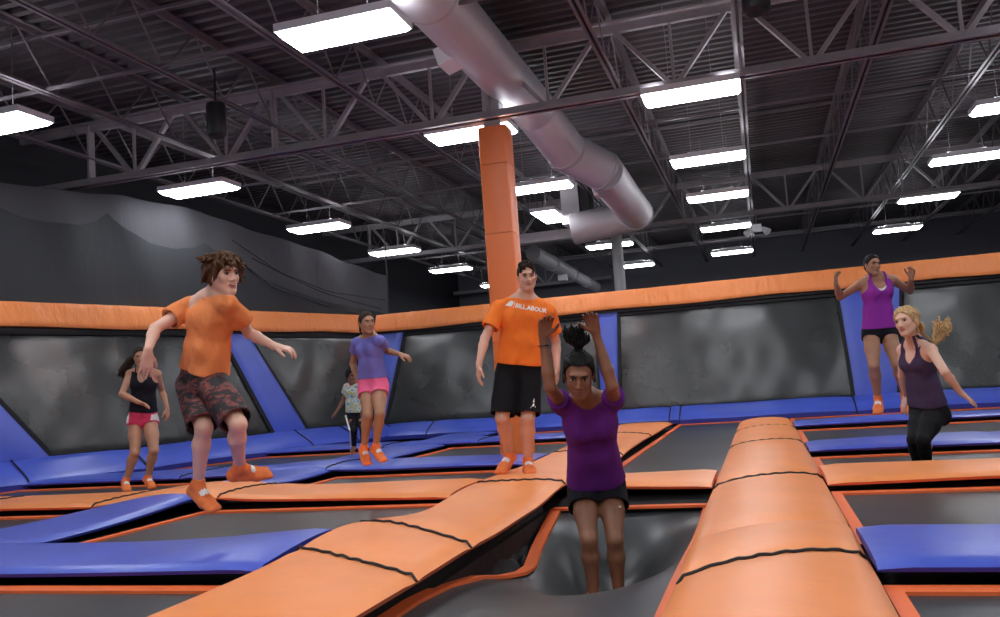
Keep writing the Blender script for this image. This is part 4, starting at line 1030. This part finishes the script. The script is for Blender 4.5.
# --- girl in the black top
sp = dict(label='person in black strappy top and pink shorts standing behind the outstretched hand of the boy', H=1.46, h=.007, skin=sk_tan, hairm=h_db, fem=1, dbg=DBG,
  pel=(143,415,8.95), hR=(136,420,8.95), hL=(150,420,8.95), neck=(144,369,8.9), sR=(130,374,8.92), sL=(157,374,8.92),
  eR=(122,394,-1), wR=(138,402,-1), eL=(162,391,1), wL=(167,407,-1),
  kR=(135,452,-1), aR=(126,481,1), tR=(127,490,-1), kL=(154,450,-1), aL=(148,478,1), tL=(152,487,-1),
  handR=(149,405,-.02,(.3,0,-1),.6), handL=(168,418,0,(-.2,-.8,0),.5), head=(141,357,8.86), hs=.205, face=(20,10,0))
r, I = person(sp)
shirt(I, cloth('black_cotton', (.012,.012,.020)), hem=.065, sleeve=0, e=(.008,.006,.004,.001), neckcut=.055, name='tank_top', noise=.001)
shorts(I, cloth('pink_red_cloth', (.62,.05,.13)), frac=.16, e=.012, hemr=.060, waist=.08)
jj = I['j']
for sg in (-1, 1):
    shorts(I, m_wink, frac=.13, e=.0145, hemr=.0615, waist=.055, name='white_side_panel', planes=[(I['P']+I['hlat']*sg*.076*I['H'], -I['hlat']*sg)])
V = Vol(.0055); hair_cap(V, I, .008, front=(.066,.078), back=(-.03,-.05)); hp, hs = I['hp'], I['hs']
pc = hp(0,-.10,.045); e0 = atd(121,372,8.95)
for i in range(60):
    jit = np.array([rnd.uniform(-1,1) for _ in range(3)])
    curve_lock(V, [pc+jit*.01, lerp(pc, e0, .5)+np.array([0,0,.02])+jit*.035, e0+jit*.035+np.array([0,0,-.04*rnd.random()])], .010, .004, .003)
mesh_obj('hair', V.mesh(), h_db, r)
straps(I, MATS['black_cotton'], r=.006)

# --- girl in the blue shirt and pink shorts
sp = dict(label='person in blue t-shirt and bright pink shorts hopping with feet together', H=1.38, h=.006, skin=sk_mid, hairm=h_db, fem=1, dbg=DBG,
  pel=(373,384,7.75), hR=(367,386,7.76), hL=(379,385,7.72), neck=(369,336,7.75), sR=(357,343,7.80), sL=(380,341,7.66),
  eR=(353,364,1), wR=(359,382,-1), eL=(387,351,1), wL=(399,354,-1),
  kR=(368,416,-1), aR=(364,448,1), tR=(367,463,-1), kL=(380,414,-1), aL=(376,447,1), tL=(383,460,-1),
  handR=(363,392,-.02,(-.2,.8,0),.9), handL=(406,356,-.02,(-.3,.2,-1),.7), head=(367,323,7.70), hs=.200, face=(30,4,3))
r, I = person(sp)
o = shirt(I, cloth('periwinkle_cotton', (.17,.16,.50), var=.12), hem=.05, sleeve=.42, sl_r=(.04,.043), e=(.012,.010,.006,.003), neckcut=.01, noise=.003)
shorts(I, cloth('hot_pink_cotton', (.90,.16,.32)), frac=.34, e=.014, hemr=.060, waist=.08)
V = Vol(.0055); hair_cap(V, I, .006, front=(.066,.080), back=(-.02,-.055)); hp, hs = I['hp'], I['hs']
V.ell(hp(.0,-.11,.0), I['HX'], (.030*hs,.03*hs,.04*hs), .01)
curve_lock(V, [hp(.045,-.085,-.02), hp(.055,-.07,-.075), hp(.05,-.05,-.115)], .014*hs, .008*hs)
mesh_obj('hair', V.mesh(noise=[(.002,160,160,160,1)]), h_db, r)

# --- small child behind
sp = dict(label='person in colourful tie-dye t-shirt and black leggings standing behind the pink shorts', H=1.14, h=.0065, skin=sk_dark, hairm=h_dark, dbg=DBG, socks=0,
  pel=(356,411,10.9), hR=(352,415,10.92), hL=(360,415,10.88), neck=(353,384,10.88), sR=(347,387,10.93), sL=(360,387,10.85),
  eR=(343,401,1), wR=(337,411,-1), eL=(363,401,1), wL=(362,412,-1),
  kR=(354,430,-1), aR=(354,446,1), tR=(352,452,-1), kL=(363,430,-1), aL=(363,446,1), tL=(364,452,-1),
  handR=(332,416,0,(-.2,.8,0),.4), handL=(363,418,0,(-.2,.8,0),.4), head=(352,376,10.88), hs=.19, face=(30,10,0))
r, I = person(sp)
tie = bpy.data.materials.new('tie_dye_cotton'); tie.use_nodes = True; nt = tie.node_tree; bb = nt.nodes['Principled BSDF']; bb.inputs['Roughness'].default_value = .85
tc = nt.nodes.new('ShaderNodeTexCoord'); vo = nt.nodes.new('ShaderNodeTexNoise'); vo.inputs['Scale'].default_value = 16; vo.inputs['Detail'].default_value = 2; vo.inputs['Distortion'].default_value = 1.5
rp = nt.nodes.new('ShaderNodeValToRGB'); el = rp.color_ramp.elements
el[0].position = .25; el[0].color = (.03,.06,.30,1); el[1].position = .75; el[1].color = (.60,.05,.10,1)
for ps_, cc in ((.38,(.10,.45,.55,1)),(.46,(.70,.70,.66,1)),(.52,(.65,.55,.20,1)),(.58,(.15,.35,.12,1)),(.64,(.75,.70,.70,1))): q = el.new(ps_); q.color = cc
nt.links.new(tc.outputs['Object'], vo.inputs['Vector']); nt.links.new(vo.outputs[0], rp.inputs[0]); nt.links.new(rp.outputs[0], bb.inputs['Base Color'])
shirt(I, tie, hem=.04, sleeve=.45, sl_r=(.04,.050), e=(.020,.018,.012,.008), neckcut=.01, noise=.002)
V = Vol(.0065); j = I['j']; H = I['H']
for s, q in ((-1,'R'),(1,'L')):
    V.cone(I['P']+I['hlat']*s*.04*H, j['k'+q], .062*H, .037*H, .02); V.cone(j['k'+q], j['a'+q], .037*H, .026*H, .01)
    V.ell(I['P']+I['hlat']*s*.038*H-I['hfr']*.03*H-I['up']*.02*H, [I['hlat'], I['hfr'], I['up']], (.055*H, .052*H, .058*H), .03)
    V.cone(I['P']+I['hlat']*s*.04*H, I['waist']+I['lat']*s*.03*H, .068*H, .06*H, .02)
mesh_obj('leggings', V.mesh(planes=[(I['P']+I['up']*.08*H, I['up'])]), cloth('black_leggings', (.01,.01,.012)), r)
kr, ar, hr = j['kR'], j['aR'], j['hR']
off = -R0*.045*H+I['toC']*.02
MB().tube([hr+off*1.5, lerp(hr, kr, .5)+off*1.25, kr+off*.95, ar+off*.75], .011, 8).build('white_side_stripe', m_wink, r, True)
V = Vol(.006); hair_cap(V, I, .02, front=(.066,.070), back=(-.0,-.055)); hp, hs = I['hp'], I['hs']
V.ell(hp(0,-.10,.02), I['HX'], (.07*hs,.06*hs,.08*hs), .02); mesh_obj('hair', V.mesh(noise=[(.004,120,120,120,1)]), h_dark, r)

# --- woman jumping on the right
sp = dict(label='person in purple tank top and black shorts jumping high with both fists raised', H=1.64, h=.0065, skin=sk_mid, hairm=h_dark, fem=1, dbg=DBG,
  pel=(879,328,8.85), hR=(871,333,8.85), hL=(888,332,8.85), neck=(876,277,8.83), sR=(861,284,8.85), sL=(893,280,8.85),
  eR=(840,297,1), wR=(836,284,-1), eL=(910,291,1), wL=(911,279,-1),
  kR=(874,366,-1), aR=(878,399,1), tR=(878,412,-1), kL=(897,364,-1), aL=(905,396,1), tL=(906,411,-1),
  handR=(835,274,-.02,(.4,.8,0),1.25), handL=(912,270,-.02,(.5,-.8,0),1.2), head=(872.5,265,8.80), hs=.215, face=(6,6,-5), smile=.5)
r, I = person(sp)
top_ = shirt(I, cloth('violet_jersey', (.30,.035,.36)), hem=.03, sleeve=0, e=(.014,.010,.006,.001), neckcut=.055, name='tank_top', noise=.003)
bvb = BVHTree.FromPolygons([Vector(v.co)+Vector(I['base']) for v in I['body'].data.vertices], [tuple(p.vertices) for p in I['body'].data.polygons])
G = []; H = I['H']
for u in np.linspace(-.047, .047, 15):
    row = []
    for v in np.linspace(-.125, -.050-.022*(1-(u/.047)**2), 8):
        q = I['N']+I['lat']*u*H+I['up']*v*H; hit = bvb.ray_cast(Vector(q+I['fr']*.3), Vector(-I['fr'])); row.append(np.array(hit[0])+I['fr']*.004 if hit[0] else q)
    G.append(row)
MB().grid(G).grid([[p-I['fr']*.003 for p in r_] for r_ in G]).build('white_undershirt', m_wink, r, True)
shorts(I, MATS['black_jersey'], frac=.18, e=.010, hemr=.060, waist=.04)
V = Vol(.0055); hair_cap(V, I, .006, front=(.066,.080), back=(-.02,-.06)); hp, hs = I['hp'], I['hs']
curve_lock(V, [hp(0,-.10,.03), hp(-.05,-.12,-.04), hp(-.085,-.09,-.10), hp(-.10,-.06,-.15)], .018*hs, .010*hs)
mesh_obj('hair', V.mesh(noise=[(.0015,160,160,160,1)]), h_dark, r)
H = I['H']
straps(I, MATS['violet_jersey'], r=.012)

# --- blonde woman
sp = dict(label='person with blonde ponytail in dark purple tank top and black leggings leaning to the left', H=1.64, h=.006, skin=sk_bl, hairm=h_bl, fem=1, dbg=DBG, socks=0,
  pel=(929,408,7.0), hR=(923,412,7.07), hL=(935,413,6.95), neck=(914,343,6.95), sR=(903,350,7.10), sL=(931,350,6.80),
  eR=(902,376,1), wR=(906,396,1), eL=(945,372,-1), wL=(961,393,1),
  limb=.9, kR=(914,440,-1), aR=(918,463,1), tR=(908,470,-1), kL=(923,440,-1), aL=(927,463,1), tL=(917,470,-1),
  handR=(904,406,0,(0,1,0),.5), handL=(975,403,.02,(-.3,-.2,-1),.3), head=(906,322,6.86), hs=.235, w=.9, face=(-52,2,8), smile=.4)
r, I = person(sp)
shirt(I, cloth('dark_plum_jersey', (.065,.045,.10)), hem=.045, sleeve=0, e=(.014,.010,.006,.001), neckcut=.055, name='tank_top', noise=.004)
V = Vol(.006); j = I['j']; H = I['H']
for s, q in ((-1,'R'),(1,'L')):
    V.cone(I['P']+I['hlat']*s*.04*H, lerp(j['h'+q], j['k'+q], .5), .060*H, .048*H, .03); V.cone(lerp(j['h'+q], j['k'+q], .5), j['k'+q], .048*H, .033*H, .02)
    V.cone(j['k'+q], lerp(j['k'+q], j['a'+q], .4), .033*H, .033*H, .01); V.cone(lerp(j['k'+q], j['a'+q], .4), j['a'+q], .033*H, .023*H, .01)
    V.ell(I['P']+I['hlat']*s*.038*H-I['hfr']*.03*H-I['up']*.02*H, [I['hlat'], I['hfr'], I['up']], (.052*H, .049*H, .056*H), .03)
    V.cone(I['P']+I['hlat']*s*.04*H, I['waist']+I['lat']*s*.03*H, .064*H, .055*H, .02)
mesh_obj('leggings', V.mesh(planes=[(I['P']+I['up']*.10*H, I['up'])]), MATS['black_leggings'], r)
V = Vol(.0045); hair_cap(V, I, .010, front=(.066,.072), back=(-.0,-.055)); hp, hs = I['hp'], I['hs']
for i in range(70):
    a = rnd.uniform(.35, 2*PI-.35); el_ = rnd.uniform(-.1, 1.3)
    x, y, z = math.sin(a)*math.cos(el_), math.cos(a)*math.cos(el_), math.sin(el_)
    if y > .5 and z < .5: continue
    p0 = np.array([x*.082, y*.10-.016, z*.092+.034]); d1 = np.array([x*.1, -.6, -.6+.3*z]); d1 /= np.linalg.norm(d1); out = np.array([x, y, z])
    curve_lock(V, [hp(*p0), hp(*(p0+d1*.022+out*.008)), hp(*(p0+d1*.048+out*.002))], .0105*hs, .006*hs, .003)
for i in range(26):
    s = rnd.choice((-1, 1)); y0_ = rnd.uniform(-.11, -.02)
    p0 = np.array([s*rnd.uniform(.03,.072), y0_, -.03]); curve_lock(V, [hp(*p0), hp(p0[0]*1.05, y0_-.01, -.065), hp(p0[0]*.9, y0_-.02+rnd.uniform(-.01,.01), -.10)], .011*hs, .005*hs, .003)
tz_ = atd(935,343,7.0); tip = atd(942,328,7.0); st = hp(0,-.10,-.0)
curve_lock(V, [st, lerp(st, tz_, .5)-np.array([0,0,.02]), tz_], .013, .010)
for i in range(70):
    jit = np.array([rnd.uniform(-1,1) for _ in range(3)]); q = tip+jit*.060+np.array([0,0,.01])
    curve_lock(V, [tz_+jit*.008, lerp(tz_, q, .5)+np.array([rnd.uniform(-.02,.03),0,rnd.uniform(-.02,.01)]), q, q+np.array([rnd.uniform(-.03,.03), 0, rnd.uniform(-.03,.03)])], .010, .0055, .003)
mesh_obj('hair', V.mesh(), h_bl, r)
straps(I, MATS['dark_plum_jersey'], r=.012)
scn.view_settings.view_transform = 'Standard'; scn.view_settings.look = 'None'; scn.view_settings.gamma = 1; scn.view_settings.use_curve_mapping = False
scn.view_settings.exposure = 0.66
w = bpy.data.worlds.new('world'); scn.world = w; w.use_nodes = True
w.node_tree.nodes['Background'].inputs[0].default_value = (.01,.01,.012,1); w.node_tree.nodes['Background'].inputs[1].default_value = 1
